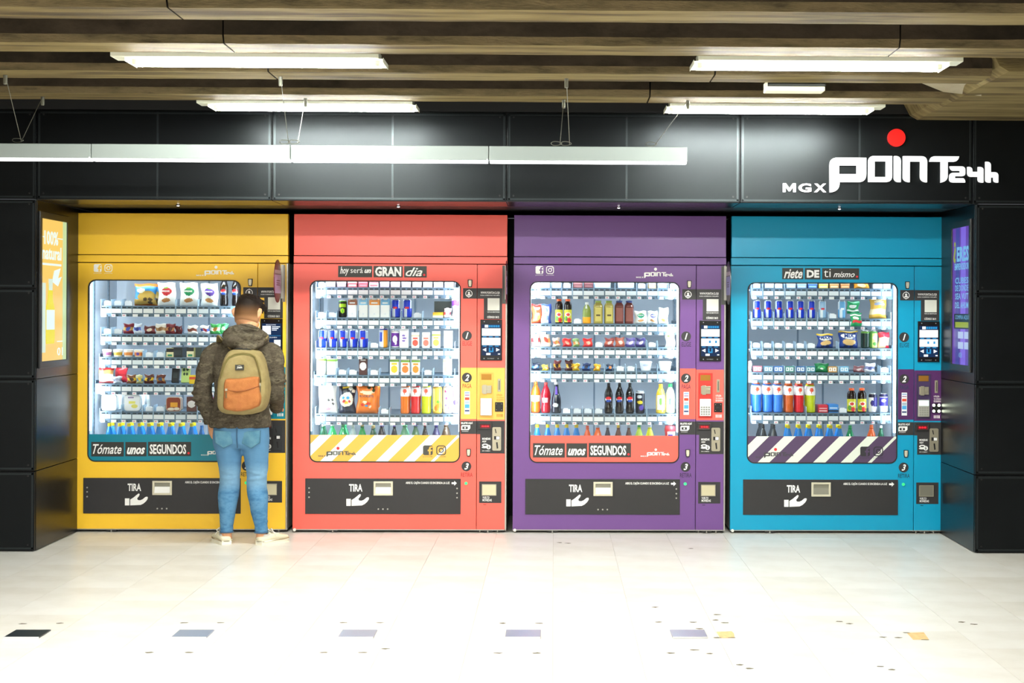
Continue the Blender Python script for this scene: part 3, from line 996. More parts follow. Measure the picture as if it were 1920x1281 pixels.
    MB().disc(X_(874), Z_(907.5), 2.9/K, -.008, -.004, n=14).build('ready_light', mat('35d07a', .3, emit=.5), q)
    # --- information plate with web address, blank note below
    pl = MB()
    pl.prism([(X_(a), Z_(b)) for a, b in ((867, 542), (893, 542), (893, 561.5), (867, 561.5))], -.0012, 0)
    pl.prism([(X_(a), Z_(b)) for a, b in ((894, 542), (940.5, 542), (940.5, 600), (906, 600), (906, 561.5), (894, 561.5))], -.0012, 0)
    p = pl.build('info_plate', INK, t)
    q = MB()
    ux, uz = X_(878), Z_(552)
    q.prism([ell(ux, uz, 6.6/K, n=24), ell(ux, uz, 5.4/K, n=24)], -.002, -.0012)
    q.prism(ell(ux, uz+1.4/K, 2.1/K, n=12), -.002, -.0012)
    q.prism([(ux+a/K, uz+b/K) for a, b in ((-3.6,-3.8),(3.6,-3.8),(3.2,-1.8),(1.2,-.6),(-1.2,-.6),(-3.2,-1.8))], -.002, -.0012)
    q.prism([(ux+a/K, uz+b/K) for a, b in ((-.4,7.9),(-.4,4.6),(2,6.2))], -.0021, -.0012)
    q.prism([(ux+a/K, uz+b/K) for a, b in ((.4,-7.9),(.4,-4.6),(-2,-6.2))], -.0021, -.0012)
    T_(q, 'WWW.POINT24.CL/QR', 900, 936, 548, 553, -.0018, 0, .02)
    T_(q, 'DUDAS, SUGERENCIAS O RECLAMOS', 899.5, 935.5, 554.2, 556.4, -.0018, 0, .01)
    T_(q, 'VISITA EN SMARTPHONE', 912.5, 935.5, 585.4, 587.4, -.0018, 0, .01)
    T_(q, 'CÓDIGO '+code, 912.5, 934.5, 593, 598, -.0018, 0, .02)
    q.build('lettering', INKW, p)
    R_(MB(), 913, 935.6, 560.5, 583.5, -.0018, -.0012).build('blank_note', mat('dcdcd2', .5), p)
    # --- touch screen
    s = R_(MB(), 899.8, 940.6, 600.6, 677.2, -.012, 0).build('touch_screen', mat('0b0c0f', .25), t, bevel=.002)
    E = 1.0
    e0, e1, e2, e3 = lit('0d2c52'), lit('f4fbff', 1.0), lit('2b9ad8'), lit('4d5a66')
    d = R_(MB(), 902.6, 938, 609.5, 667.8, -.0126, -.012, 0)
    if key == 'yellow':
        R_(d, 903.5, 919, 614, 630, -.0132, -.0126, 1)
        T_(d, 'SELECCIONE', 910, 928, 611, 613, -.0132, 1)
        for i in range(3):
            R_(d, 921, 936-3*i, 615+3*i, 616.4+3*i, -.0132, -.0126, 1)
        R_(d, 903, 937.5, 632, 632.6, -.0132, -.0126, 2)
        T_(d, 'RESUMEN', 913, 930, 634.5, 636.5, -.0132, 1)
        R_(d, 925, 937, 640, 652, -.0132, -.0126, 1)
    else:
        R_(d, 908, 914.5, 610.5, 615.5, -.0132, -.0126, 1)
        for i in range(5):
            R_(d, 915.5+4.2*i, 919+4.2*i, 611, 615, -.0132, -.0126, 2)
        R_(d, 902.8, 937.6, 617, 631, -.0132, -.0126, 1)
        R_(d, 902.8, 937.6, 634.5, 648.5, -.0132, -.0126, 1)
        for j in range(2):
            for i in range(3):
                R_(d, 904.5+11.5*i, 911.5+11.5*i, 632+17.5*j, 633.6+17.5*j, -.0132, -.0126, 2)
        if key != 'red':
            for i, cc in ((1, 3), (2, 3)):
                R_(d, 906+11.5*i, 909.5+11.5*i, 638.5, 643, -.0136, -.0132, 2)
        for pts in (((911, 653.5), (911, 660.5), (904, 657), ), ((929.5, 653.5), (936.5, 657), (929.5, 660.5))):
            d.prism([(X_(a), Z_(b)) for a, b in pts], -.0132, -.0126, 1)
        d.prism([[(X_(a), Z_(b)) for a, b in ((916, 653), (924.5, 653), (924.5, 661.5), (916, 661.5))], [(X_(a), Z_(b)) for a, b in ((918.5, 653), (922, 653), (922, 659), (918.5, 659))]], -.0132, -.0126, 2)
        R_(d, 911, 919, 663, 667, -.0132, -.0126, 1)
        R_(d, 933, 937, 664, 666, -.0132, -.0126, 1)
    d.build('display', [e0, e1, e2, e3], s)
    q = MB()
    for a, b in ((907, 604.5), (933.5, 604.5), (907, 673.5), (933.5, 673.5)):
        q.prism(ell(X_(a), Z_(b), 1/K, n=8), -.0126, -.012)
    T_(q, 'PAYMENT', 913.5, 926, 672.6, 674.6, -.0126, 0)
    q.build('screw', mat('8d8f90', .4), s)
    # --- payment block
    py0, py1 = (691, 787)
    p = MB()
    R_(p, 863.4, 893.2, py0, py1-(1 if key != 'red' else 0), -.0012, 0)
    R_(p, 894, 946, py0+(2 if key in ('purple', 'teal') else 0), py1+1, -.0012, 0)
    pb = p.build('payment_plate', PAY, t)
    R_(MB(), 870.3, 880.5, 735, 778, -.0018, -.0012).build('card_label', mat('eef0f2', .5), pb)
    for i, (hc, y0, hh) in enumerate((('7a9ad0', 737, 2), ('8a4a8c', 741.5, 1.6), ('dd4a2c', 746.5, 5), ('a9b8c8', 753.5, 5), ('4aa6e0', 759.5, 7), ('3a4a78', 770, 3))):
        R_(MB(), 871.2, 879.6, y0, y0+hh, -.0024, -.0018).build('card_logo', mat(hc, .5), pb)
    cf = {'yellow': 'e8b62c', 'red': 'e7b451', 'purple': 'd8362c', 'teal': '3c2a52'}[key]
    cf = {'yellow': '0d6f86', 'red': 'e7b451', 'purple': 'd8362c', 'teal': '3c2a52'}[key]
    q = MB()
    q.prism([[(X_(a), Z_(b)) for a, b in ((898, 699.5), (924.8, 699.5), (924.8, 784), (898, 784))], [(X_(a), Z_(b)) for a, b in ((900, 701.5), (922.8, 701.5), (922.8, 782), (900, 782))]], -.006, -.0012)
    rc = q.build('card_reader_frame', mat(cf, .4), pb)
    R_(MB(), 900, 922.8, 701.5, 782, -.0016, -.0012).build('reader_back', mat(cf, .5), pb)
    R_(MB(), 902, 920.8, 703, 713.5, -.004, -.0016).build('brass_plate', mat('a8762a', .35, metal=.5), pb)
    q = R_(MB(), 903, 921, 724, 738.5, -.012, -.0016)
    R_(q, 905, 912, 722.6, 740, -.018, -.012); R_(q, 912, 920, 729, 733.5, -.017, -.012)
    q.build('card_slot', METAL, pb, bevel=.001)
    kp = R_(MB(), 900.6, 921.8, 748, 780, -.02, -.0016).build('keypad', mat('ececea' if key != 'teal' else 'a7a79c', .4), pb, bevel=.003)
    R_(MB(), 902, 920.4, 749.5, 759.5, -.0208, -.02).build('keypad_display', mat('cfe6e0', .3, emit=.5 if key == 'teal' else .15), kp)
    for j in range(4):
        for i in range(4):
            R_(MB(), 902.4+4.6*i, 905.8+4.6*i, 762+4.3*j, 764.8+4.3*j, -.022, -.02).build('key', mat('8f9088' if key in ('purple', 'teal') else 'd9d9d4', .5), kp)
    R_(MB(), 932.6, 938.5, 711.5, 735.5, -.005, -.0012).build('side_slot', METAL, pb, bevel=.002)
    R_(MB(), 935, 936.3, 715, 732, -.0056, -.005).build('slot_gap', INK, pb)
    q = MB()
    IC = mat('b8761c' if key == 'red' else 'f0e9e6', .5)
    for i, s_ in enumerate(('UTILIZA', 'TU CÓDIGO', 'DE BARRA')):
        T_(q, s_, 930.8, 944.5 if i else 941.5, 740.3+4.6*i, 743.6+4.6*i, -.0018, 0, .02)
    for i in range(4):
        R_(q, 931+2.9*i, 932.6+2.9*i+(.8 if i == 3 else 0), 777.5, 783, -.0018, -.0012)
    q.build('lettering', IC, pb)
    cs = R_(MB(), 927.8, 943, 755.3, 772.8, -.008, -.0012).build('code_reader', mat('101010', .3), pb, bevel=.001)
    for a, b in ((930.5, 758.5), (940.3, 758.5), (930.5, 769.5), (940.3, 769.5)):
        if key == 'teal':
            MB().disc(X_(a), Z_(b), 2.6/K, -.009, -.008, n=12).build('reader_light', mat('f4ffe0', .3, emit=6), cs)
        else:
            MB().disc(X_(a), Z_(b), .6/K, -.009, -.008, n=8).build('reader_light', mat('cdbb9a', .3), cs)
    R_(MB(), 932.5, 938.3, 761, 767.5, -.009, -.008).build('reader_lens', mat('2a2b2c', .15), cs)
    # --- cash block
    p = MB()
    p.prism([(X_(a), Z_(b)) for a, b in ((863.4, 790.5), (893.2, 790.5), (893.2, 815), (863.4, 815))], -.0012, 0)
    p.prism([(X_(a), Z_(b)) for a, b in ((894, 790.5), (946, 790.5), (946, 851.5), (900, 851.5), (900, 815.5), (894, 815.5))], -.0012, 0)
    cb = p.build('cash_plate', INK, t)
    q = MB()
    T_(q, 'BILLETES AQUÍ', 864.5, 886, 792, 797, -.0018, 0, .03)
    q.prism([[(X_(a), Z_(b)) for a, b in ((866, 798.5), (881.5, 798.5), (881.5, 804.5), (878.5, 807.8), (864.5, 807.8), (864.5, 800.5))], [(X_(a), Z_(b)) for a, b in ((866.8, 801.3), (876.8, 801.3), (876.8, 806), (866.8, 806))]], -.0018, -.0012)
    q.prism(ell(X_(871.8), Z_(803.6), 1.6/K, n=10), -.0018, -.0012)
    T_(q, 'NO USAR MONEDAS', 866, 878, 809.5, 810.8, -.0018, 0, .01)
    T_(q, 'MONEDAS', 904, 919.5, 822, 826, -.0018, 0, .03)
    T_(q, 'AQUÍ', 904, 911.5, 826.6, 831, -.0018, 0, .03)
    q.prism([ell(X_(909.5), Z_(836), 6/K, 3/K, n=16), ell(X_(909.5), Z_(836.3), 3.6/K, 1.3/K, n=12)], -.0018, -.0012)
    q.prism(ell(X_(908.5), Z_(840), 5.4/K, 1.6/K, n=14), -.0018, -.0012)
    q.prism(ell(X_(916), Z_(839.5), 4.3/K, n=16), -.0019, -.0012)
    T_(q, 'SIN CAMBIO', 904, 919, 845.8, 847.4, -.0018, 0, .01)
    q.build('lettering', INKW, cb)
    z = MB()
    T_(z, '$', 914.4, 917.6, 836.6, 842.4, -.0026, 0, .02)
    z.build('coin_sign', INK, cb)
    ba = MB().prism([[(X_(a), Z_(b)) for a, b in ((896.8, 806), (922, 806), (922, 794), (896.8, 794))], [(X_(a), Z_(b)) for a, b in ((900, 804), (919.3, 804), (919.3, 796.8), (900, 796.8))]], -.014, -.0012).build('note_slot', mat('2c2a2a', .35), cb, bevel=.002)
    R_(MB(), 900, 919.3, 796.8, 804, -.003, -.0012).build('note_mouth', mat('5c0410', .4, emit=.6), cb)
    q = MB()
    for i in range(3):
        R_(q, 903.5+4.8*i, 906.5+4.8*i, 799.4, 801.6, -.0036, -.003)
    q.build('note_light', mat('ff1420', .3, emit=2.2), cb)
    cn = MB().prism(rrect(X_(923), X_(939.6), Z_(846), Z_(802), 2.5/K), -.01, -.0012).build('coin_plate', METAL if key != 'yellow' else mat('2c2d2e', .4), cb, bevel=.001)
    MB().prism([(X_(a), Z_(b)) for a, b in ((927.5, 805.5), (929.3, 805.2), (931, 813), (929.4, 813.6))], -.0106, -.01).build('coin_slot', DARK, cn)
    R_(MB(), 926.3, 937, 818.8, 825.3, -.0115, -.01).build('button_well', DARK, cn)
    R_(MB(), 930.4, 936.5, 819.4, 824.8, -.014, -.0115).build('return_button', mat('f7f7f4', .3), cn, bevel=.001)
    MB().prism([(X_(a), Z_(b)) for a, b in ((930, 830.5), (933, 830), (934.2, 841.5), (931.5, 842.5))], -.0106, -.01).build('coin_mouth', DARK, cn)
    # --- coin return
    cr = R_(MB(), 898.6, 940.4, 904, 944.4, -.0012, 0).build('return_plate', INK, t)
    R_(MB(), 904.4, 930.6, 909.6, 929.8, -.006, -.0012).build('return_flap', (mat('d6ceab', .3, metal=.45) if key != 'teal' else GRY), cr, bevel=.002)
    MB().prism([[(X_(a), Z_(b)) for a, b in ((903.8, 930.3), (931, 930.3), (931, 909), (903.8, 909))], [(X_(a), Z_(b)) for a, b in ((905.2, 929), (929.8, 929), (929.8, 910.4), (905.2, 910.4))]], -.008, -.0012).build('flap_frame', METAL, cr)
    q = MB()
    T_(q, 'VUELTO', 905, 918, 932, 936.2, -.0018, 0, .02)
    T_(q, 'MONEDAS', 905, 922.5, 936.8, 941.2, -.0018, 0, .02)
    q.build('lettering', INKW, cr)
    R_(MB(), 906.5, 912, 946.8, 948, -.0006, 0).build('scratch', INKC, t)
    # --- feet
    for a, nm in ((624, 'f'), (900, 's'), (915, 'f'), (933, 's'), (618, 'b'), (916, 'b')):
        y0 = {'f': .012, 's': .03, 'b': .7}[nm]
        hw = 9 if nm != 's' else 4
        q = MB().box(X_(a-hw), X_(a+hw), y0, y0+.05, .006, .0165).box(X_(a-hw*.7), X_(a+hw*.7), y0+.006, y0+.03, .0015, .006)
        ft = q.build('foot', mat('1c1c1c', .4), t)
        MB().lathe([(.006, .0), (.006, .006), (.003, .007), (.003, .012)], 10).build('foot_screw', STEEL, ft, (X_(a), y0-.003, .0025))
    R_(MB(), 552, 947, 995.7, 1000.2, .065, .8).build('gap_shade_block', DARK, t)  # dark block standing in for the shadow under the machine
    MB().tube([(X_(553.5), -.012, .021), (X_(553.5), .03, .021)], .0105, 14).build('roller', mat('e9e7de', .4), t)
    # --- blade sign and its dark plate
    if key != 'teal':
        if key != 'yellow':
            R_(MB(), 940.7, 949.2, 499, 571, -.003, 0).build('sign_bracket_plate', mat('4a4b46', .45), t)
        else:
            R_(MB(), 939, 945, 500, 569, -.003, 0).build('sign_bracket_plate', mat('8a7f70', .4), t)
        xb = X_(937.6) if key == 'yellow' else (X_(949.4) if key == 'red' else X_(949.8))
        zc = Z_(531)
        bl = MB()
        rr = .15
        yc_ = -.155
        pts = ell(0, 0, rr*.95, rr, n=40)
        def disc_yz(m, ps, x0, x1, mt):
            n_ = len(ps)
            m.add([(x0, yc_+p, zc+q_) for p, q_ in ps]+[(x1, yc_+p, zc+q_) for p, q_ in ps],
                  [tuple(reversed(range(n_))), tuple(range(n_, 2*n_))]+[(i, (i+1) % n_, n_+(i+1) % n_, n_+i) for i in range(n_)], mt)
        disc_yz(bl, pts, xb-.0025, xb+.0025, 0)
        b_ = bl.build('blade_sign', mat('6d2430' if key != 'purple' else '3a363c', .35), t)
        # printed bands on both faces
        q = MB()
        for sx_ in (-1, 1):
            xo = xb+sx_*.0032
            for (za, zb_, mt) in ((.052, .078, 1), (-.085, .045, 0)):
                wy = sqrt(rr**2-max(abs(za), abs(zb_))**2)*.93
                q.box(min(xb, xo), max(xb, xo), yc_-wy, yc_+wy, zc+za, zc+zb_, mt)
            for za in (-.03, -.016, .0):
                q.box(min(xb, xo+sx_*.0006), max(xb, xo+sx_*.0006), yc_-.06, yc_+.07, zc+za, zc+za+.007, 2)
        q.build('printed_band', [mat('b79bc0' if key != 'purple' else '8f8fc0', .4), mat('c3b4b8', .4), mat('7a3a58' if key != 'purple' else '4a3a5a', .4)], b_)
        MB().box(min(xb, X_(946))-.001, max(xb, X_(942))+.001, -.012, 0, zc-.12, zc+.12).build('sign_hinge', STEEL, b_)
    # --- interior
    i0, i1, iz0, iz1, iy = X_(574), X_(866.3), .49, Z_(512), .8
    ln = MB()
    ln.box(i0, i0+.004, .055, iy, iz0, iz1).box(i1-.004, i1, .055, iy, iz0, iz1).box(i0, i1, iy, iy+.006, iz0, iz1).box(i0, i1, .055, iy, iz1, iz1+.006).box(i0, i1, .055, iy, iz0-.006, iz0)
    ln.build('liner', LIN, t)
    for xx, yy in ((i0+.0045, .18), (i0+.0045, .55), (i1-.0125, .18), (i1-.0125, .55)):
        u = MB().box(xx, xx+.008, yy, yy+.03, iz0, iz1).build('upright', TRAY, t)
        sl = MB()
        for j in range(38):
            z_ = iz0+.03+j*.033
            if z_ < iz1-.02:
                sl.box(xx-.0006, xx+.0086, yy+.011, yy+.019, z_, z_+.014)
        sl.build('upright_slots', SLIT, u)['kind'] = 'stuff'
    for xx in (.36, .5):
        MB().box(i0+(i1-i0)*xx*1.25, i0+(i1-i0)*xx*1.25+.012, iy-.008, iy, iz0, iz1).build('back_rail', mat('7f93a6', .4), t)
    for xx in (i0+.012, i1-.03):
        MB().box(xx, xx+.018, .06, .072, Z_(812), Z_(524)).build('led_strip', LED, t)
    MB().box(i0+.05, i1-.05, .06, .08, iz1-.02, iz1-.008).build('led_strip', LED, t)
    P_LED = LEDP*(.55 if key == 'teal' else 1)
    lc = (.8, .92, 1)
    hz_ = (Z_(812)+Z_(524))/2
    area('cabinet_light', (i0+.034, .075, hz_), (pi/2, 0, -.35), .03, 1.05, P_LED, lc, t)
    area('cabinet_light', (i1-.034, .075, hz_), (pi/2, 0, .35), .03, 1.05, P_LED, lc, t)
    area('cabinet_light', ((i0+i1)/2, .075, iz1-.025), (radians(50), 0, 0), .95, .03, P_LED*.55, lc, t)
    MX[key] = dict(t=t, xl=xl, kx=KX, i0=i0, i1=i1, iy=iy, iz0=iz0, shelves=[])
    return t
LEDP = 3.2
machine('yellow', 'yellow vending machine with teal window strip behind the man with the backpack', 133, 538.5, 'fbc834', '0a7f93', '0a7f93', '3611', '3a2c00')
machine('red', 'coral red vending machine with yellow and white striped window strip', 549.3, 949.6, 'f76558', 'e8b34c', 'ecbb58', '3612', 'a81c18')
machine('purple', 'purple vending machine with red window strip', 962, 1360, '6e4888', 'f76558', 'f76558', '3613', '2a1838')
machine('teal', 'teal blue vending machine with purple and white striped window strip', 1370, 1769, '009ac2', '52405e', '52285e', '3614', '063a48')
# ------------------------------------------------------------------ shelf trays inside the machines
HOLD = MB().box(-.034, .034, -.004, 0, 0, .031).mesh('price_holder', [mat('f4f8fb', .35)])
HOLD2 = MB().box(-.034, .034, -.004, 0, 0, .031).box(-.03, .03, -.0045, -.004, .004, .026).mesh('price_holder', [mat('e4eef4', .35)])
SLT = MB().box(-.031, -.006, -.003, 0, 0, .008).box(.006, .031, -.003, 0, 0, .008).mesh('feed_slot', [SLIT])
TGM = MB().box(-.034, -.006, -.004, 0, 0, .02, 0).box(-.028, -.014, -.0046, -.004, .007, .014, 1).box(.004, .012, -.003, 0, .004, .012, 2).mesh('price_tag', [TAGW, PINK, SLIT])
TGM2 = MB().box(-.034, .002, -.004, 0, 0, .02, 0).box(.006, .012, -.003, 0, .004, .012, 1).mesh('price_tag', [TAGW, SLIT])
DIV = MB().add([(-.0015, 0, -.07), (-.0015, 0, .045), (-.0015, .12, .05), (-.0015, .12, 0), (-.0015, .01, -.07), (.0015, 0, -.07), (.0015, 0, .045), (.0015, .12, .05), (.0015, .12, 0), (.0015, .01, -.07)],
               [(0, 1, 2, 3, 4), (9, 8, 7, 6, 5), (0, 5, 6, 1), (1, 6, 7, 2), (2, 7, 8, 3), (3, 8, 9, 4), (4, 9, 5, 0)]).mesh('divider', [CLEAR])
PUSH = MB().box(-.026, .026, -.002, .02, .001, .03).box(-.02, .012, -.004, .01, .03, .036).mesh('pusher', [mat('f2f6fa', .4)])
SHELF_FILL = 2.2
TRAYS = {   # slit heights, first column centre, column pitch, columns
 'yellow': ([576, 629, 672.5, 722.5, 774.5], 196.5, 20.55, 14),
 'red': ([541, 598, 655, 706, 779], 600.5, 20.15, 14),
 'purple': ([542.5, 609.5, 653.5, 698.5, 778.5], 1002.5, 20.1, 14),
 'teal': ([543, 599.5, 655.5, 701, 777], 1420.5, 20.25, 13),
}
def yfront(mx, x):
    u = (2*x-mx['i0']-mx['i1'])/(mx['i1']-mx['i0'])
    return .085 + .075*u*u
def add_trays(key, prods):
    mx = MX[key]
    ys, p0, dp, n = TRAYS[key]
    t = mx['t']
    mid = p0+dp*(n-1)/2
    cols = [W(p0+dp*i, 640, YF+.1).x-mx['xl'] for i in range(n)]
    pitch = cols[1]-cols[0]
    for si, ysl in enumerate(ys):
        zt = W(mid, ysl, YF+.09).z
        mx['shelves'].append(zt)
        ext = [(a-b_/2, a+b_/2) for s, a, b_ in prods if s == si]
        xa = max(mx['i0']+.02, min([cols[0]-pitch*.52]+[e[0]-.009 for e in ext]))
        xb = min(mx['i1']-.02, max([cols[-1]+pitch*.52]+[e[1]+.009 for e in ext]))
        N = 14
        xs = [xa+(xb-xa)*i/N for i in range(N+1)]
        m = MB()
        vs = []
        for x in xs:
            y = yfront(mx, x)
            vs += [(x, y, zt-.068), (x, y, zt+.008), (x, .7, zt+.008), (x, .7, zt), (x, y+.006, zt), (x, y+.006, zt-.068)]
        fs = []
        for i in range(N):
            for k in range(6):
                q = (k+1) % 6
                fs.append((i*6+k, i*6+q, (i+1)*6+q, (i+1)*6+k)[::-1])
        fs += [tuple(range(6)), tuple(range(N*6, N*6+6))[::-1]]
        m.add(vs, fs)
        m.box(xa-.006, xa, yfront(mx, xa)+.02, .72, zt-.02, zt+.03).box(xb, xb+.006, yfront(mx, xb)+.02, .72, zt-.02, zt+.03)
        tr = m.build('shelf_tray', TRAY, t)
        zl = zt-.001
        MB().box(mx['i0']+.06, mx['i1']-.06, .2, .212, zl-.006, zl).build('led_strip', LED, tr)  # strip and lamp added under each tray to brighten the back wall
        area('cabinet_light', ((mx['i0']+mx['i1'])/2, .206, zl-.009), (radians(28), 0, 0), 1.0, .012, SHELF_FILL*(.6 if key == 'teal' else 1), (.8, .92, 1), tr)
        items = [(a-b_/2, a+b_/2) for s, a, b_ in prods if s == si]
        rg = random.Random(si*7+len(key))
        for x in cols:
            if x+.036 > xb+.02:
                continue
            y = yfront(mx, x)
            put('feed_slot', SLT, tr, (x, y-.0005, zt-.009))
            put('price_holder', HOLD if rg.random() < .7 else HOLD2, tr, (x, y-.003, zt-.044))
            put('price_tag', TGM if rg.random() < .75 else TGM2, tr, (x, y-.001, zt-.071))
            if not any(a-.031 < x < b_+.031 for a, b_ in items):
                put('pusher', PUSH, tr, (x, y+.035, zt+.0085))
        for i in range(n+1):
            x = cols[0]-pitch/2+pitch*i
            if x < xa-.002 or x > xb+.002 or any(a-.0025 < x < b_+.0025 for a, b_ in items):
                x2 = None
                continue
            put('divider', DIV, tr, (x, yfront(mx, x)-.006, zt+.009))

# ------------------------------------------------------------------ goods: builders
def paint(shapes, u, v):
    c = 0
    for s in shapes:
        if s[0] == 'r':
            if s[1] <= u <= s[2] and s[3] <= v <= s[4]:
                c = s[5]
        elif ((u-s[1])/s[3])**2+((v-s[2])/s[4])**2 <= 1:
            c = s[5]
    return c
PM = {}
def pmats(cols, rough=.35, metal=0):
    return [mat(c, rough, metal) for c in cols]
BOT = {     # radius as a share of half width, height as a share of the total: shoulder to neck
 'soda': [(.78, 0), (.9, .02), (.97, .08), (.97, .2), (.88, .3), (.9, .38), (.99, .46), (.98, .62), (.86, .7), (.62, .8), (.38, .88), (.34, .905), (.42, .91), (.42, .925), (.34, .93), (.34, .94)],
 'sport': [(.8, 0), (.92, .02), (.95, .1), (.88, .28), (.95, .5), (.92, .56), (.95, .6), (.99, .66), (.95, .8), (.75, .9), (.6, .925), (.6, .93)],
 'tea': [(.85, 0), (.96, .03), (.98, .3), (.94, .34), (.98, .38), (.98, .55), (.94, .6), (.98, .66), (.92, .78), (.7, .86), (.58, .9), (.56, .92)],
 'juice': [(.9, 0), (.98, .03), (.98, .5), (.94, .62), (.7, .78), (.4, .87), (.38, .9)],
 'water': [(.8, 0), (.95, .03), (.95, .3), (.88, .36), (.95, .42), (.95, .55), (.85, .66), (.66, .76), (.48, .85), (.36, .92), (.36, .935)],
 'wine': [(.9, 0), (.98, .02), (.98, .38), (.9, .5), (.62, .66), (.46, .8), (.42, .93)],
 'sq': [(.92, 0), (1, .02), (1, .72), (.94, .8), (.66, .9), (.6, .92)],
}
CAP = {'soda': (.36, .93, 1), 'sport': (.62, .915, 1), 'tea': (.6, .905, 1), 'juice': (.42, .885, 1), 'water': (.4, .915, 1), 'wine': (.46, .92, 1), 'sq': (.66, .91, 1)}
def g_bottle(style, w, h, cols, shapes):
    """cols[0] liquid, cols[1] cap, further colours for the printed shapes"""
    r = w/2
    n = 40
    prof = [(a*r, z*h) for a, z in BOT[style]]
    zs = sorted({s[i]*h for s in shapes for i in (3, 4) if s[0] == 'r'} | {h*.025*i for i in range(1, 38)})
    full = []
    for (ra, za), (rb, zb) in zip(prof, prof[1:]):
        full.append((ra, za))
        for z in zs:
            if za+.0015 < z < zb-.0015:
                full.append((ra+(rb-ra)*(z-za)/(zb-za), z))
    full.append(prof[-1])
    def mf(k, z):
        a = 2*pi*k
        front = cos(a) > -.05
        u = .5+.5*sin(a) if front else -1
        c = paint([s for s in shapes if front or (s[0] == 'r' and s[1] <= 0 and s[2] >= 1)], u if front else .5, z/h)
        return 0 if c == 0 else c-1
    body = MB()
    if style == 'sq':
        secs = [(0, 0, z, rr, rr) for rr, z in full]
        body.stack(secs, 48, p=5)
        ms = []
        for i in range(len(secs)-1):
            for k in range(48):
                t = 2*pi*(k+.5)/48
                c, q = cos(t), sin(t)
                x = math.copysign(abs(c)**.4, c)
                ms.append((lambda cc: 0 if cc == 0 else cc-1)(paint(shapes, .5+.5*x, (secs[i][2]+secs[i+1][2])/2/h) if q < 0 else paint([s for s in shapes if s[0] == 'r' and s[1] <= 0], .5, (secs[i][2]+secs[i+1][2])/2/h)))
        body.m = ms+[0, 0]
    else:
        body.lathe(full, n, mf)
    mm = [mat(cols[0], .12, spec=.6)]+[mat(c, .3) for c in cols[2:]]
    out = [('body', body.mesh('bottle', mm, True))]
    cr, c0, c1 = CAP[style]
    cp = MB().lathe([(cr*r*.98, c0*h), (cr*r, c0*h+.002), (cr*r, c1*h-.003), (cr*r*.9, c1*h)], 16)
    out.append(('cap', cp.mesh('cap', [mat(cols[1], .4)], False)))
    return out
def g_can(w, h, cols, shapes, quad=False):
    r = w/2
    prof = [(r*.78, 0), (r*.95, h*.03)] + [(r, h*(.06+.028*i)) for i in range(31)] + [(r*.9, h*.945), (r*.86, h*.96)]
    def mf(k, z):
        a = 2*pi*k
        if quad:
            v = z/h
            sec = int(((a+pi/4) % (2*pi))/(pi/2))
            if abs(v-.53) < .06 and cos(a) > .86:
                return 2
            up = v > .5
            q = (sec % 2 == 0) == up
            if sec == 0 and not up:
                return 1 if sin(a) > 0 else 0
            return 1 if q else 0
        front = cos(a) > -.05
        return paint(shapes if front else [s for s in shapes if s[0] == 'r' and s[1] <= 0], .5+.5*sin(a), z/h)
    b = MB().lathe(prof, 40, mf)
    lid = MB().lathe([(r*.84, h*.955), (r*.9, h*.965), (r*.9, h*.985), (r*.84, h), (r*.8, h*.985)], 20)
    return [('body', b.mesh('can', [mat(c, .28, .35 if c in ('d5dde6', 'c9d3dd') else .05) for c in cols], True)), ('lid', lid.mesh('lid', [mat('d3d6d8', .25, .8)], True))]
def g_box(w, h, d, cols, shapes, cap=None, gable=False, rough=.4):
    nx, nz = 22, 36
    m = MB()
    vs, fs, ms = [], [], []
    for j in range(nz+1):
        for i in range(nx+1):
            vs.append((-w/2+w*i/nx, -d/2, h*j/nz))
    for j in range(nz):
        for i in range(nx):
            a = j*(nx+1)+i
            fs.append((a, a+1, a+nx+2, a+nx+1))
            ms.append(paint(shapes, (i+.5)/nx, (j+.5)/nz))
    m.add(vs, fs, ms)
    sb = [s for s in shapes if s[0] == 'r' and s[1] <= 0 and s[2] >= 1]
    for j in range(nz):
        z0, z1 = h*j/nz, h*(j+1)/nz
        c = paint(sb, .5, (j+.5)/nz)
        m.add([(w/2, -d/2, z0), (w/2, d/2, z0), (w/2, d/2, z1), (w/2, -d/2, z1)], [(0, 1, 2, 3)], c)
        m.add([(-w/2, -d/2, z0), (-w/2, d/2, z0), (-w/2, d/2, z1), (-w/2, -d/2, z1)], [(3, 2, 1, 0)], c)
        m.add([(-w/2, d/2, z0), (w/2, d/2, z0), (w/2, d/2, z1), (-w/2, d/2, z1)], [(3, 2, 1, 0)], c)
    ct = paint(shapes, .5, .999)
    if gable:
        m.add([(-w/2, -d/2, h), (w/2, -d/2, h), (w/2, d/2, h), (-w/2, d/2, h), (-w/2*.8, -d*.18, h*1.07), (w/2*.8, -d*.18, h*1.07), (w/2*.8, d*.45, h*1.1), (-w/2*.8, d*.45, h*1.1)],
              [(0, 1, 5, 4), (1, 2, 6, 5), (2, 3, 7, 6), (3, 0, 4, 7), (4, 5, 6, 7)], ct)
    else:
        m.add([(-w/2, -d/2, h), (w/2, -d/2, h), (w/2, d/2, h), (-w/2, d/2, h)], [(0, 1, 2, 3)], ct)
    m.add([(-w/2, -d/2, 0), (w/2, -d/2, 0), (w/2, d/2, 0), (-w/2, d/2, 0)], [(3, 2, 1, 0)], paint(shapes, .5, .01))
    out = [('body', m.mesh('carton', pmats(cols, rough)))]
    if cap:
        cp = MB().lathe([(w*.26, 0), (w*.27, .004), (w*.27, h*.14), (w*.24, h*.155)], 14, cy=-d*.12)
        cm = cp
        cm.v = [(x, y, z+h*(1.03 if gable else .995)) for x, y, z in cm.v]
        out.append(('cap', cm.mesh('cap', [mat(cap, .4)])))
    return out
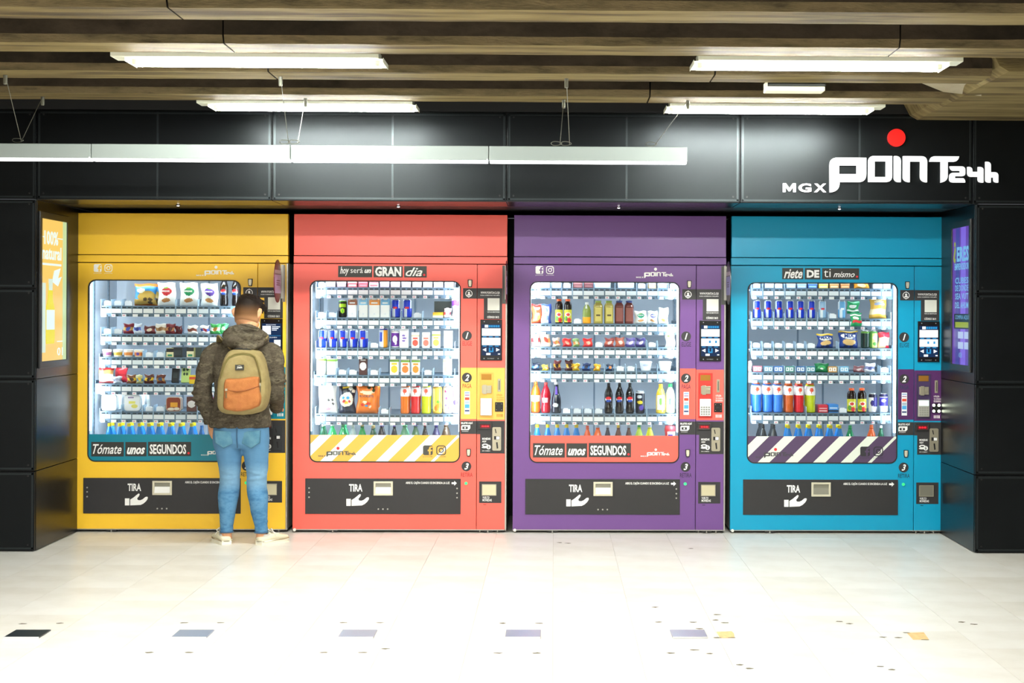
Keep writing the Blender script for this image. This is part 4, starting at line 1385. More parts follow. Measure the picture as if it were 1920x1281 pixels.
def g_bag(w, h, d, cols, shapes, lean=0, crimp=True, seed=1, word=None):
    nx, nz = 28, 32
    rg = random.Random(seed)
    ph = [rg.uniform(0, 6) for _ in range(4)]
    def pt(u, v, s):
        e = max(0, (1-abs(2*u-1)**2.6))**.6 * max(0, 1-abs(2*v-1)**4)**.7
        wr = 1 + .12*sin(9*u+ph[0]+3*v) + .1*sin(11*v+ph[1])
        y = s*(d/2*e*wr + .0012)
        pinch = 1-.1*sin(pi*v)**2
        x = (u-.5)*w*(pinch if crimp else 1) + .004*sin(7*v+ph[2])
        z = h*v + .003*sin(8*u+ph[3])*(v > .02)
        return (x, y+lean*(z/h)**1, max(0, z))
    m = MB()
    for s in (-1, 1):
        vs = [pt(i/nx, j/nz, s) for j in range(nz+1) for i in range(nx+1)]
        fs, ms = [], []
        for j in range(nz):
            for i in range(nx):
                a = j*(nx+1)+i
                q = (a, a+1, a+nx+2, a+nx+1)
                fs.append(q if s < 0 else q[::-1])
                ms.append(paint(shapes if s < 0 else [x for x in shapes if x[0] == 'r' and x[1] <= 0], (i+.5)/nx, (j+.5)/nz))
        m.add(vs, fs, ms)
    out = [('body', m.mesh('bag', pmats(cols, .3), True))]
    if word:
        q = MB()
        s_, u0, u1, v0, v1, cc = word
        q.text(s_, (u0-.5)*w, (u1-.5)*w, h*v0, h*v1, -d*.62-.002, 0, bold=.03)
        out.append(('lettering', q.mesh('lettering', [mat(cc, .5)])))
    return out
def g_cup(w, h, cols, shapes, lid):
    r = w/2
    prof = [(r*.76, 0), (r*.78, h*.03)]+[(r*(.78+.2*i/20), h*(.03+.82*i/20)) for i in range(1, 21)]
    b = MB().lathe(prof, 40, lambda k, z: paint(shapes, .5+.5*sin(2*pi*k), z/h))
    l = MB().lathe([(r, h*.85), (r*1.03, h*.87), (r*1.03, h*.93), (r*.96, h*.96), (r*.9, h)], 22)
    return [('body', b.mesh('cup', pmats(cols), True)), ('lid', l.mesh('lid', [mat(lid, .35)], False))]
def g_tray(w, h, d, cols, shapes):
    m = MB()
    nx, nz = 12, 12
    pts = rrect(-w/2, w/2, 0, h, w*.2, 4)
    m.prism(pts, -d/2+.004, d/2, 0)
    b = m.mesh('pack', [mat(cols[0], .2)])
    f = MB()
    ins = rrect(-w/2+.005, w/2-.005, .005, h-.005, w*.17, 4)
    f.prism(ins, -d/2, -d/2+.004, 0)
    lidm = f.mesh('film_lid', [mat(cols[1], .25)])
    out = [('body', b), ('film_lid', lidm)]
    q = MB()
    for s in shapes:
        if s[0] == 'e':
            q.prism(ell((s[1]-.5)*w, s[2]*h, s[3]*w, s[4]*h, 14), -d/2-.001, -d/2, s[5]-2)
        else:
            q.box((s[1]-.5)*w, (s[2]-.5)*w, -d/2-.001-.0003*s[5], -d/2, s[3]*h, s[4]*h, s[5]-2)
    if q.f:
        out.append(('label_print', q.mesh('label_print', pmats(cols[2:]))))
    return out

CATS = {'can': ('drink_can', 'can'), 'ecan': ('drink_can', 'can'), 'carton': ('drink_carton', 'carton'), 'jbox': ('juice_box', 'carton'), 'bag': ('snack_bag', 'snack bag'), 'pouch': ('snack_pouch', 'snack pouch'),
        'pack': ('snack_packet', 'snack packet'), 'cup': ('snack_cup', 'cup'), 'tub': ('snack_tub', 'tub'), 'tray': ('sandwich_pack', 'food pack'), 'box': ('small_box', 'box'), 'bar': ('chocolate_bar', 'snack bar'), 'gum': ('gum_packet', 'gum packet')}
for k in BOT:
    CATS[k] = ('drink_bottle', 'bottle')
KINDS_ = {}
def goods_mesh(kind, w, h, cols, shapes, opt):
    key = (kind, round(w, 4), round(h, 4), tuple(cols), str(shapes), str(opt))
    if key in KINDS_:
        return KINDS_[key]
    if kind in BOT:
        r = g_bottle(kind, w, h, cols, shapes)
    elif kind == 'can':
        r = g_can(w, h, cols, shapes)
    elif kind == 'ecan':
        r = g_can(w, h, cols, shapes, True)
    elif kind == 'carton':
        r = g_box(w, h*.84, w*.8, cols, shapes, cap=opt.get('cap', 'f4f6f4'), gable=True)
    elif kind == 'jbox':
        r = g_box(w, h, w*.75, cols, shapes)
    elif kind in ('box', 'gum'):
        r = g_box(w, h, opt.get('d', .05), cols, shapes, rough=.35)
    elif kind in ('bag', 'pouch', 'pack', 'bar'):
        r = g_bag(w, h, opt.get('d', min(w, h)*.55), cols, shapes, lean=opt.get('lean', 0), crimp=kind != 'pouch', seed=int(w*9999+h*777), word=opt.get('word'))
    elif kind in ('cup', 'tub'):
        r = g_cup(w, h, cols, shapes, opt.get('lid', 'f2f2f0'))
    elif kind == 'tray':
        r = g_tray(w, h, opt.get('d', .07), cols, shapes)
    KINDS_[key] = r
    return r
ORD = 'first second third fourth fifth sixth seventh eighth ninth tenth eleventh twelfth thirteenth'.split()
SHELF = ['top shelf', 'second shelf', 'third shelf', 'fourth shelf', 'fifth shelf', 'bottom']
PLUR = {'bottle': 'bottles', 'can': 'cans', 'carton': 'cartons', 'snack bag': 'snack bags', 'snack pouch': 'snack pouches', 'snack packet': 'snack packets', 'cup': 'cups', 'tub': 'tubs', 'food pack': 'food packs', 'box': 'boxes', 'snack bar': 'snack bars', 'gum packet': 'gum packets'}
def stock(key, goods):
    """goods rows: (shelf, px, kind, width px, height px, description, colours, shapes, options)"""
    mx = MX[key]
    prods = []
    rows = []
    for g in goods:
        s, px, kind, wp, hp, desc, cols, shapes = g[:8]
        opt = g[8] if len(g) > 8 else {}
        w, h = wp/K*1.012, hp/K*1.012
        dep = opt.get('d') or {'carton': w*.8, 'jbox': w*.75, 'tray': .07, 'box': .05, 'gum': .05, 'bag': min(w, h)*.62, 'pouch': min(w, h)*.62, 'pack': min(w, h)*.62}.get(kind, w)
        x = W(px, 640, YF+.16).x-mx['xl']
        yy = opt.get('y', yfront(mx, x)+.024+dep/2 if s < 5 else .16)
        x = W(px, 640, YF+yy).x-mx['xl']
        x = min(max(x, mx['i0']+.03+w/2), mx['i1']-.03-w/2)
        rows.append((s, x, yy, kind, w, h, desc, cols, shapes, opt))
        kx_ = abs(sin(opt.get('rz', 0)))
        prods.append((s, x, max(w, w*(1-kx_*kx_)**.5+dep*kx_)+(.016 if kind == 'jbox' else .01 if kind in ('bag', 'pack', 'pouch') else .002)))
    add_trays(key, prods)
    cnt = {}
    for r in rows:
        k = (r[0], r[6])
        cnt.setdefault(k, []).append(r[1])
    tot = {}
    for r in rows:
        c = CATS[r[3]][1]
        tot[c] = tot.get(c, 0)+1
    for s, x, yy, kind, w, h, desc, cols, shapes, opt in rows:
        nm, cat = CATS[kind]
        z0 = (mx['shelves'][s]+.0095 if s < 5 else .4915) + opt.get('up', 0)
        place = SHELF[s]
        same = sorted(cnt[(s, desc)], reverse=True)
        lb = desc + (', %s from pay panel' % ORD[same.index(x)] if len(same) > 1 else '') + ', %s of %s machine' % (place, key)
        parts = goods_mesh(kind, w, h, cols, shapes, opt)
        grp = '%s in the %s machine' % (PLUR[cat], key) if tot[cat] > 1 else None
        for row in range(opt.get('rows', 1)):
            yloc = yy + row*(max(w, .06)+.012)
            b = put(nm, parts[0][1], None, (mx['xl']+x, YF+yloc, z0))
            b.rotation_euler = (opt.get('rx', 0), 0, opt.get('rz', random.uniform(-.06, .06) if kind not in ('tray', 'box', 'jbox', 'carton') else 0))
            l2 = ('', 'rear ', 'rearmost ')[row]+lb
            tag(b, l2, cat, grp)
            for pn, me in parts[1:]:
                put(pn, me, b)
# ------------------------------------------------------------------ what each machine holds
SIL, BLU = 'd5dde6', '1438c8'
EC = [SIL, BLU, 'd02a3a']
def ecan(s, px, w=14, h=33, desc='silver and blue energy can', cols=EC, **o):
    return (s, px, 'ecan', w, h, desc, cols, [], o)
def cola(s, px, h=57, w=16, **o):
    return (s, px, 'soda', w, h, 'black cola bottle with round emblem', ['130d0e', '14161c', 'e9e9ee', 'd8242c', '1f48b4', '1c1a20'],
            [('r', 0, 1, .3, .62, 5), ('e', .42, .46, .3, .085, 2), ('r', .12, .72, .485, .55, 3), ('r', .12, .72, .375, .43, 4)] if False else
            [('r', -1, 2, .33, .6, 5), ('e', .45, .46, .36, .085, 2), ('e', .45, .5, .33, .045, 3), ('e', .45, .415, .33, .035, 4)], o)
def water(s, px, **o):
    o.setdefault('rows', 2)
    return (s, px, 'water', 17.5, 70, 'blue water bottle with yellow cap', ['1b86d8', 'f0d800', 'e9f4fb', '0d58a8'], [('r', -1, 2, .3, .55, 2), ('r', .2, .8, .36, .5, 3)], o)
def sport(s, px, liq, name, w=18, h=56, cap='f26a28', **o):
    return (s, px, 'sport', w, h, name+' sports drink bottle', [liq, cap, 'f4f2f2', 'e2543a'], [('r', -1, 2, .58, .88, 2), ('e', .5, .76, .2, .07, 3), ('r', .42, .5, .64, .74, 3)], o)
def tea(s, px, w=15, h=46, **o):
    return (s, px, 'tea', w, h, 'iced tea bottle with yellow label', ['1e0f0a', 'f2642c', 'd7d23a', 'd9363a', '5f9a3a', 'f0ecd6'], [('r', -1, 2, .05, .56, 2), ('e', .5, .36, .36, .1, 5), ('e', .5, .36, .24, .06, 3), ('e', .62, .14, .28, .09, 3), ('e', .25, .2, .2, .1, 4)], o)
def pouch(s, px, w, h, ink, name, **o):
    o.setdefault('word', ('BREAK', .27, .73, .6, .67, 'ffffff'))
    o.setdefault('d', .045)
    return (s, px, 'pouch', w, h, name, ['eef1ee', ink, 'b9834e', '7cb04c'], [('e', .5, .62, .29, .17, 1), ('r', .4, .62, .76, .82, 3), ('e', .48, .25, .22, .09, 2), ('e', .62, .22, .12, .06, 2)], o)
def choc(s, px, w, h, cols, name, **o):
    """small flow packs: base colour, band colour, spot colour"""
    o.setdefault('d', .035)
    return (s, px, 'pack', w, h, name, cols, [('r', -1, 2, 0, .12, 0), ('r', 0, 1, .3, .62, 1), ('e', .55, .5, .25, .2, 2)], o)
def pop(s, px, liq, cap, name, h=68, style='soda', w=17, lab=None, **o):
    return (s, px, style, w, h, name, [liq, cap] + ([lab] if lab else []), [('r', -1, 2, .32, .6, 2)] if lab else [], o)
def juice(s, px, w, h, fruit, name, top='7fb23a', **o):
    return (s, px, 'jbox', w, h, name, ['f4f4ec', fruit, top], [('r', 0, 1, .72, .84, 2), ('e', .5, .32, .38, .2, 1), ('r', .2, .8, .56, .66, 1)], o)
def milk(s, px, w, h, tone, name, **o):
    return (s, px, 'carton', w, h, name, ['f2f3f2', tone, 'dfe6ee'], [('r', -1, 2, .72, 1, 1), ('r', .2, .8, .8, .9, 0), ('e', .5, .2, .1, .04, 2)], o)
def top(s, px, c, c2, name, w=17, h=24, **o):
    return (s, px, 'box', w, h, name, [c, c2], [('r', .1, .9, .05, .2, 1), ('r', -1, 2, .3, .6, 1)], dict(d=.06, **o))

stock('yellow', [
 (0, 273, 'bag', 42, 41, 'blue and gold crisps bag', ['3f8fd0', 'd9702c', 'b99a4a', '4a3a20', 'e8ead8'], [('r', -1, 2, .86, 1, 1), ('e', .6, .45, .42, .22, 2), ('e', .3, .7, .2, .1, 4), ('r', 0, 1, 0, .3, 2), ('e', .55, .28, .1, .08, 3), ('e', .78, .28, .1, .08, 3), ('e', .75, .12, .1, .07, 3), ('r', 0, 1, 0, .06, 1)], dict(rows=2)),
 pouch(0, 313, 33, 43, 'c8323c', 'white nut pouch with red emblem'),
 pouch(0, 354.5, 33, 43, '1f8a58', 'white nut pouch with green emblem'),
 pouch(0, 393, 31, 42, '5a3f9c', 'white nut pouch with purple emblem'),
 cola(0, 420, 57, 15.5), cola(0, 442, 57, 15.5),
 choc(1, 241, 20, 19, ['7a1e2c', 'caa55a', '3a4fa0'], 'maroon and gold snack packet'),
 choc(1, 258.5, 14, 19, ['dfe6f0', '3a55b0', '22347c'], 'white and blue snack packet'),
 choc(1, 281, 22, 15, ['5c1c20', '7c3436', 'd9c8b0'], 'brown chocolate biscuit packet'),
 choc(1, 302, 21, 19, ['e9e4da', 'a9855c', '8a6038'], 'cream and brown biscuit packet'),
 choc(1, 319.5, 18, 19, ['7a2c34', 'c28a5c', '4a1a1e'], 'maroon biscuit packet'),
 choc(1, 335, 14, 15, ['5a1a22', '6c2a30', '3a1014'], 'dark red biscuit packet'),
 choc(1, 361, 19, 16, ['f0eeea', '8c4a3c', '6c3028'], 'white and brown cake packet'),
 choc(1, 384, 17, 16, ['eef0f4', '3c50a4', 'a83040'], 'white and blue cake packet'),
 choc(1, 404, 20, 19, ['3fa050', 'e9ece2', 'b0783c'], 'green and white snack packet'),
 choc(1, 420, 16, 20, ['2f9a54', '3aa85c', 'dfe8d8'], 'bright green snack packet'),
 (2, 201, 'cup', 18, 14, 'white and pink yogurt cup', ['f0e9ee', 'b06aa0'], [('r', -1, 2, .2, .6, 1)], {}),
 (2, 221.5, 'cup', 18, 14, 'white and yellow yogurt cup', ['f4efe0', 'e0b840'], [('r', -1, 2, .2, .6, 1)], {}),
 (2, 241, 'cup', 18, 14, 'white and orange yogurt cup', ['f4e8dc', 'e08a3c'], [('r', -1, 2, .2, .6, 1)], {}),
 (2, 260.5, 'cup', 18, 14, 'orange dessert cup', ['f0d8bc', 'e07828', '6a4fa0'], [('r', -1, 2, .15, .6, 1), ('e', .5, .4, .2, .2, 2)], {}),
 (2, 320, 'box', 13, 17, 'cream and black cracker box', ['d9cfa0', '17191a', '2c8a60'], [('r', 0, 1, .55, .95, 1), ('r', .2, .8, .08, .3, 2)], dict(d=.045)),
 (2, 338, 'box', 20, 18, 'plain dark biscuit box', ['1c2326', '2b3438'], [('r', .1, .9, .2, .7, 1)], dict(d=.2, y=.22)),
 (2, 358, 'box', 13, 18, 'cream box with black lid', ['e0d6b0', '17191a', '2c8a60'], [('r', 0, 1, .6, 1, 1), ('r', .2, .8, .08, .3, 2)], dict(d=.045)),
 (2, 376, 'box', 16, 18, 'dark green biscuit box', ['2c3a34', '8a8a58'], [('r', 0, .25, 0, 1, 1)], dict(d=.2, y=.22)),
 (3, 200, 'bag', 30, 34, 'red and white crisps bag', ['f2e4dc', 'd8242c', 'e8a860', 'd05a5a'], [('r', -1, 2, .72, 1, 1), ('r', 0, 1, .5, .72, 2), ('r', 0, 1, 0, .1, 3)], {}),
 (3, 228, 'bag', 24, 31, 'red crisps bag standing farther in', ['a81c28', 'c83038'], [('r', 0, 1, .5, .8, 1)], dict(y=.3, off=1)),
 choc(3, 221, 17, 13, ['c9d0da', '5a5f7c', '8a8fa0'], 'silver grey snack bar'),
 choc(3, 247, 18, 16, ['7a4a28', 'e0b82c', '3a2418'], 'brown and yellow snack bar'),
 choc(3, 262, 13, 16, ['c8c48a', '4a7a90', 'e0b82c'], 'pale green snack bar'),
 choc(3, 280, 18, 17, ['5a2c20', 'e8c030', '2a1814'], 'dark brown bar with yellow band'),
 choc(3, 302, 17, 17, ['6a3424', 'b0803c', '203c60'], 'brown and tan snack bar'),
 (3, 329, 'box', 13, 27, 'slim black chocolate box', ['14181a', '2a3436'], [('r', .2, .8, .3, .7, 1)], dict(d=.03, rx=-.25, up=.006)),
 (3, 348, 'box', 15, 32, 'green chocolate box with dark spots', ['b9d27c', '26442c'], [('e', .3, .75, .16, .1, 1), ('e', .72, .78, .16, .1, 1), ('e', .35, .5, .14, .09, 1), ('e', .7, .5, .14, .09, 1)], dict(d=.03, rx=-.25, up=.006)),
 (3, 362, 'box', 12, 16, 'yellow and red chocolate box', ['f0c820', 'd8502c'], [('r', -1, 2, .5, .8, 1)], dict(d=.03)),
 (4, 207, 'tray', 29, 31, 'white sandwich pack with blank film', ['dfe6ea', 'f6f8fa'], [], dict(rows=3, d=.055)),
 (4, 250, 'tray', 30, 31, 'white sandwich pack with yellow print', ['dfe6ea', 'f4f6f8', 'e8e070', '9a8ab0'], [('r', .3, .7, .45, .6, 2), ('e', .65, .3, .2, .12, 2), ('r', .25, .6, .78, .86, 3)], dict(rows=3, d=.055)),
 (4, 327.5, 'tray', 28, 27, 'brown sandwich pack marked 1x1', ['d9c4b4', '8c3a20', 'e8a020', 'e8dcc8'], [('r', .3, .78, .3, .62, 2), ('e', .35, .16, .25, .1, 3), ('e', .72, .18, .2, .1, 3)], dict(d=.06)),
 (4, 361, 'box', 18, 27, 'brown carton with white splash', ['5a2a24', 'eee8e4'], [('e', .5, .5, .4, .24, 1)], dict(d=.05)),
 (4, 395, 'box', 14, 26, 'pink dessert carton', ['d85a8a', 'f0d8e0'], [('r', .1, .9, .2, .4, 1)], dict(d=.05)),
] + [water(5, p) for p in (206, 225, 242.5, 262, 280, 298.5, 319, 339, 360)] + [
 (5, 379, 'water', 16, 66, 'plain blue bottle with blue cap', ['1f78c8', '2a86d4'], [], {}),
])

red0 = [('b6aebb', 'd9d6de'), ('8f7f88', 'c9c4cc'), ('cf4650', 'f0b8b8'), ('b84a58', 'd87880'), ('c8d4d6', '9a6a70'), ('a8a0b4', 'd8d4dc'), ('b0a8a8', 'dcd8d8'), ('b8b8bc', 'e0e0e2'), ('b4aca8', 'd8d2cc'), ('bcbcc0', 'dedee2'), ('d2cfe0', 'eeeaf2'), ('d6d4e4', 'f0eef4')]
red0n = ['pale mauve boxed snack', 'greyish mauve boxed snack', 'bright red boxed snack', 'dull red boxed snack', 'mint white boxed snack', 'lilac boxed snack', 'warm grey boxed snack', 'cool grey boxed snack', 'beige grey boxed snack', 'silvery boxed snack', 'pale lilac boxed snack', 'whitish lilac boxed snack']
stock('red', [top(0, 620.8+20.15*i, c[0], c[1], red0n[i]) for i, c in enumerate(red0)] + [
 (1, 642.5, 'can', 15.5, 32, 'black and lime energy can', ['0e120e', 'a8d818', '58b020'], [('r', -1, 2, .9, 1, 2), ('r', .1, .9, .6, .8, 1), ('e', .5, .38, .26, .15, 1), ('r', .45, .56, .28, .46, 2)], {}),
 milk(1, 661, 16, 38, 'a8623c', 'white carton with brown top', rows=1),
 milk(1, 681.5, 16, 38, '8cc8e8', 'white carton with pale blue top'),
 milk(1, 702.5, 19, 38, 'f0983c', 'white carton with orange top'),
 milk(1, 722.5, 16, 38, '78b8e0', 'white carton with sky blue top'),
 ecan(1, 742, 17, 34, 'tall silver and blue energy can'),
 ecan(1, 763.5, 17, 34, 'tall silver and blue energy can'),
 (1, 821.5, 'box', 19, 10, 'low yellow snack box', ['f0d468', 'e0a820', 'f6f0d0'], [('r', -1, 2, .55, 1, 1), ('r', -1, 2, 0, .35, 2)], dict(d=.08)),
 choc(1, 839, 14, 18, ['f0d8dc', 'd8404c', 'f6f0e8'], 'small red and white sweets packet'),
 (1, 830, 'box', 30, 31, 'large dark box at the back', ['1e2422', '2c3432'], [], dict(y=.38, d=.14, off=1)),
 (1, 857, 'bag', 15, 36, 'cream bag with purple corner', ['f2ece2', '7a3fa0', 'c8a060'], [('r', -1, 2, .62, .92, 1), ('e', .6, .4, .3, .12, 2)], {}),
] + [ecan(2, p, rows=2) for p in (604, 623, 643, 662, 680.5)] + [
 (2, 719, 'can', 16, 37, 'blue can with orange side', ['dfe6f4', '2a48b8', 'f0a030'], [('r', -1, 2, .9, 1, 1), ('r', .58, 1, 0, .9, 2), ('r', .1, .45, .3, .8, 1)], {}),
 (2, 741, 'can', 15, 33, 'purple can with white figure shape', ['f0eef4', '6a2f9a'], [('r', 0, 1, .1, .85, 1), ('e', .5, .5, .3, .2, 0), ('e', .6, .3, .14, .14, 0)], {}),
 (2, 758, 'jbox', 16, 35, 'white carton with purple script', ['f4f2f6', '7a5ab8'], [('e', .45, .66, .2, .05, 1), ('e', .55, .52, .25, .05, 1), ('e', .45, .38, .2, .05, 1)], {}),
 juice(2, 779, 14, 29, 'd05040', 'beige strawberry milk carton', top='d8c8b0'),
 juice(2, 799, 14, 29, 'e07a6a', 'white strawberry milk carton', top='e8d8d4'),
 juice(2, 818, 15, 31, 'f0d858', 'white lemon juice carton', top='a8cc50'),
 juice(2, 840.5, 16, 32, 'e8eec0', 'white pear juice carton', top='c8dc90'),
 juice(3, 602, 14.5, 35, 'f2eccc', 'white juice carton with pale print', rows=2),
 juice(3, 622, 16, 34, 'f0e4b8', 'white juice carton with cream print', rows=2),
 (3, 681.5, 'jbox', 15, 31, 'brown chocolate milk carton', ['4a2220', 'eee8e6'], [('e', .5, .52, .42, .24, 1), ('r', .2, .8, .86, .92, 1)], {}),
 juice(3, 740, 16, 34, 'f0c028', 'pineapple juice carton'),
 juice(3, 760.5, 16, 33, 'e07a28', 'apricot juice carton'),
 juice(3, 780, 15, 33, 'f09028', 'orange juice carton'),
 juice(3, 839.5, 16, 33, 'e8a878', 'peach juice carton', top='b8d088'),
 (4, 615, 'bag', 36, 58, 'large white sweets bag', ['f6f5f3', 'e8d8d8', '4a4a4a', 'd8909a'], [('e', .62, .42, .07, .04, 2), ('e', .82, .42, .07, .04, 2), ('e', .82, .3, .07, .04, 2), ('e', .3, .3, .12, .05, 3), ('e', .5, .14, .2, .04, 3)], {}),
 (4, 651.5, 'bag', 32, 52, 'dark blue bag of mixed sweets', ['20263c', 'e8e4d8', 'd04848', '38a0d8', 'f0c83c', '14141c'], [('r', -1, 2, .8, 1, 5), ('r', .2, .6, .92, .97, 4), ('e', .5, .5, .42, .26, 1), ('e', .35, .45, .1, .06, 2), ('e', .6, .55, .1, .06, 3), ('e', .5, .38, .1, .05, 4), ('e', .3, .58, .08, .05, 3), ('e', .7, .42, .08, .05, 2), ('e', .7, .88, .12, .06, 1), ('e', .88, .8, .1, .06, 1)], {}),
 (4, 689, 'bag', 40, 55, 'orange bag of rock sweets', ['f0802c', 'f8e0c0', 'd8382c', '4a90c8', '3c4a28'], [('e', .5, .72, .38, .06, 1), ('e', .4, .4, .1, .05, 1), ('e', .6, .35, .1, .05, 2), ('e', .5, .28, .08, .04, 3), ('e', .3, .3, .08, .04, 2), ('e', .62, .9, .08, .05, 4), ('e', .82, .9, .08, .05, 4), ('e', .82, .78, .08, .05, 4), ('e', .68, .24, .07, .04, 1)], dict(rows=2, word=('ROCKLETS', .18, .82, .56, .64, '4a4258'))),
 sport(4, 760, 'e0741c', 'orange', rows=2), sport(4, 779.5, 'd83034', 'red', rows=2), sport(4, 799.5, 'c9dc28', 'lime yellow', cap='f0702c', rows=2),
 (4, 820.5, 'can', 17.5, 52, 'tall yellow fruit can', ['f2c850', 'f6e2a0', 'f08a28', '5a9a30'], [('r', 0, .3, .1, .9, 1), ('e', .7, .3, .25, .12, 2), ('e', .4, .2, .2, .1, 2), ('e', .6, .42, .2, .05, 3)], {}),
 (4, 840, 'can', 17.5, 52, 'tall white can with pink dots', ['f4eef2', 'e04a90', '8a7ad0', 'f0a0c0'], [('e', .3, .8, .1, .05, 1), ('e', .6, .7, .1, .05, 2), ('e', .4, .55, .1, .05, 1), ('e', .7, .45, .1, .05, 3), ('e', .35, .3, .12, .05, 2), ('e', .65, .2, .1, .05, 1), ('e', .75, .85, .08, .04, 3)], {}),
 (4, 857, 'can', 15, 52, 'tall white and violet can', ['ece8f4', '8a70c8', '5a4a9a'], [('r', 0, .7, .6, .85, 1), ('e', .5, .4, .3, .1, 2), ('e', .4, .2, .2, .06, 1)], {}),
 pop(5, 606, '0c6a48', 'e8eae8', 'slim green soda with white cap', 70, w=14, rows=2),
 pop(5, 624, '2cc878', 'dfe6e4', 'bright green soda with white cap', 71, w=19),
 pop(5, 644, '14a864', '1c9a58', 'green soda with green cap', 71, w=19, rows=2),
 pop(5, 662.5, 'b8d0d4', 'd8e2e4', 'clear water bottle with pale cap', 69, w=16),
 pop(5, 680, '1aa050', 'c8b070', 'green soda with gold cap', 70, w=17),
 pop(5, 699.5, '1c5a3c', 'c0a868', 'dark green soda with gold cap', 66, w=14, rows=2),
 pop(5, 715.5, '2a2438', '6a3fc0', 'dark soda with purple cap', 70, w=15, rows=2),
 pop(5, 740, '2c2a3a', '7048c8', 'black soda with violet cap', 70, w=14),
 pop(5, 759, '6ab08a', '2cb868', 'pale green soda with green cap', 71, w=18, rows=2),
 pop(5, 780, '5a8a68', '6a50c0', 'grey green soda with purple cap', 71, w=17),
 pop(5, 797.5, '241c20', 'c83048', 'black soda with red cap', 71, w=13),
 pop(5, 818.5, '3c3a78', '5a44b8', 'indigo soda with purple cap', 71, w=17),
 pop(5, 836.5, '6a5440', 'd83440', 'brown soda with red cap', 73, w=17, rows=2),
])

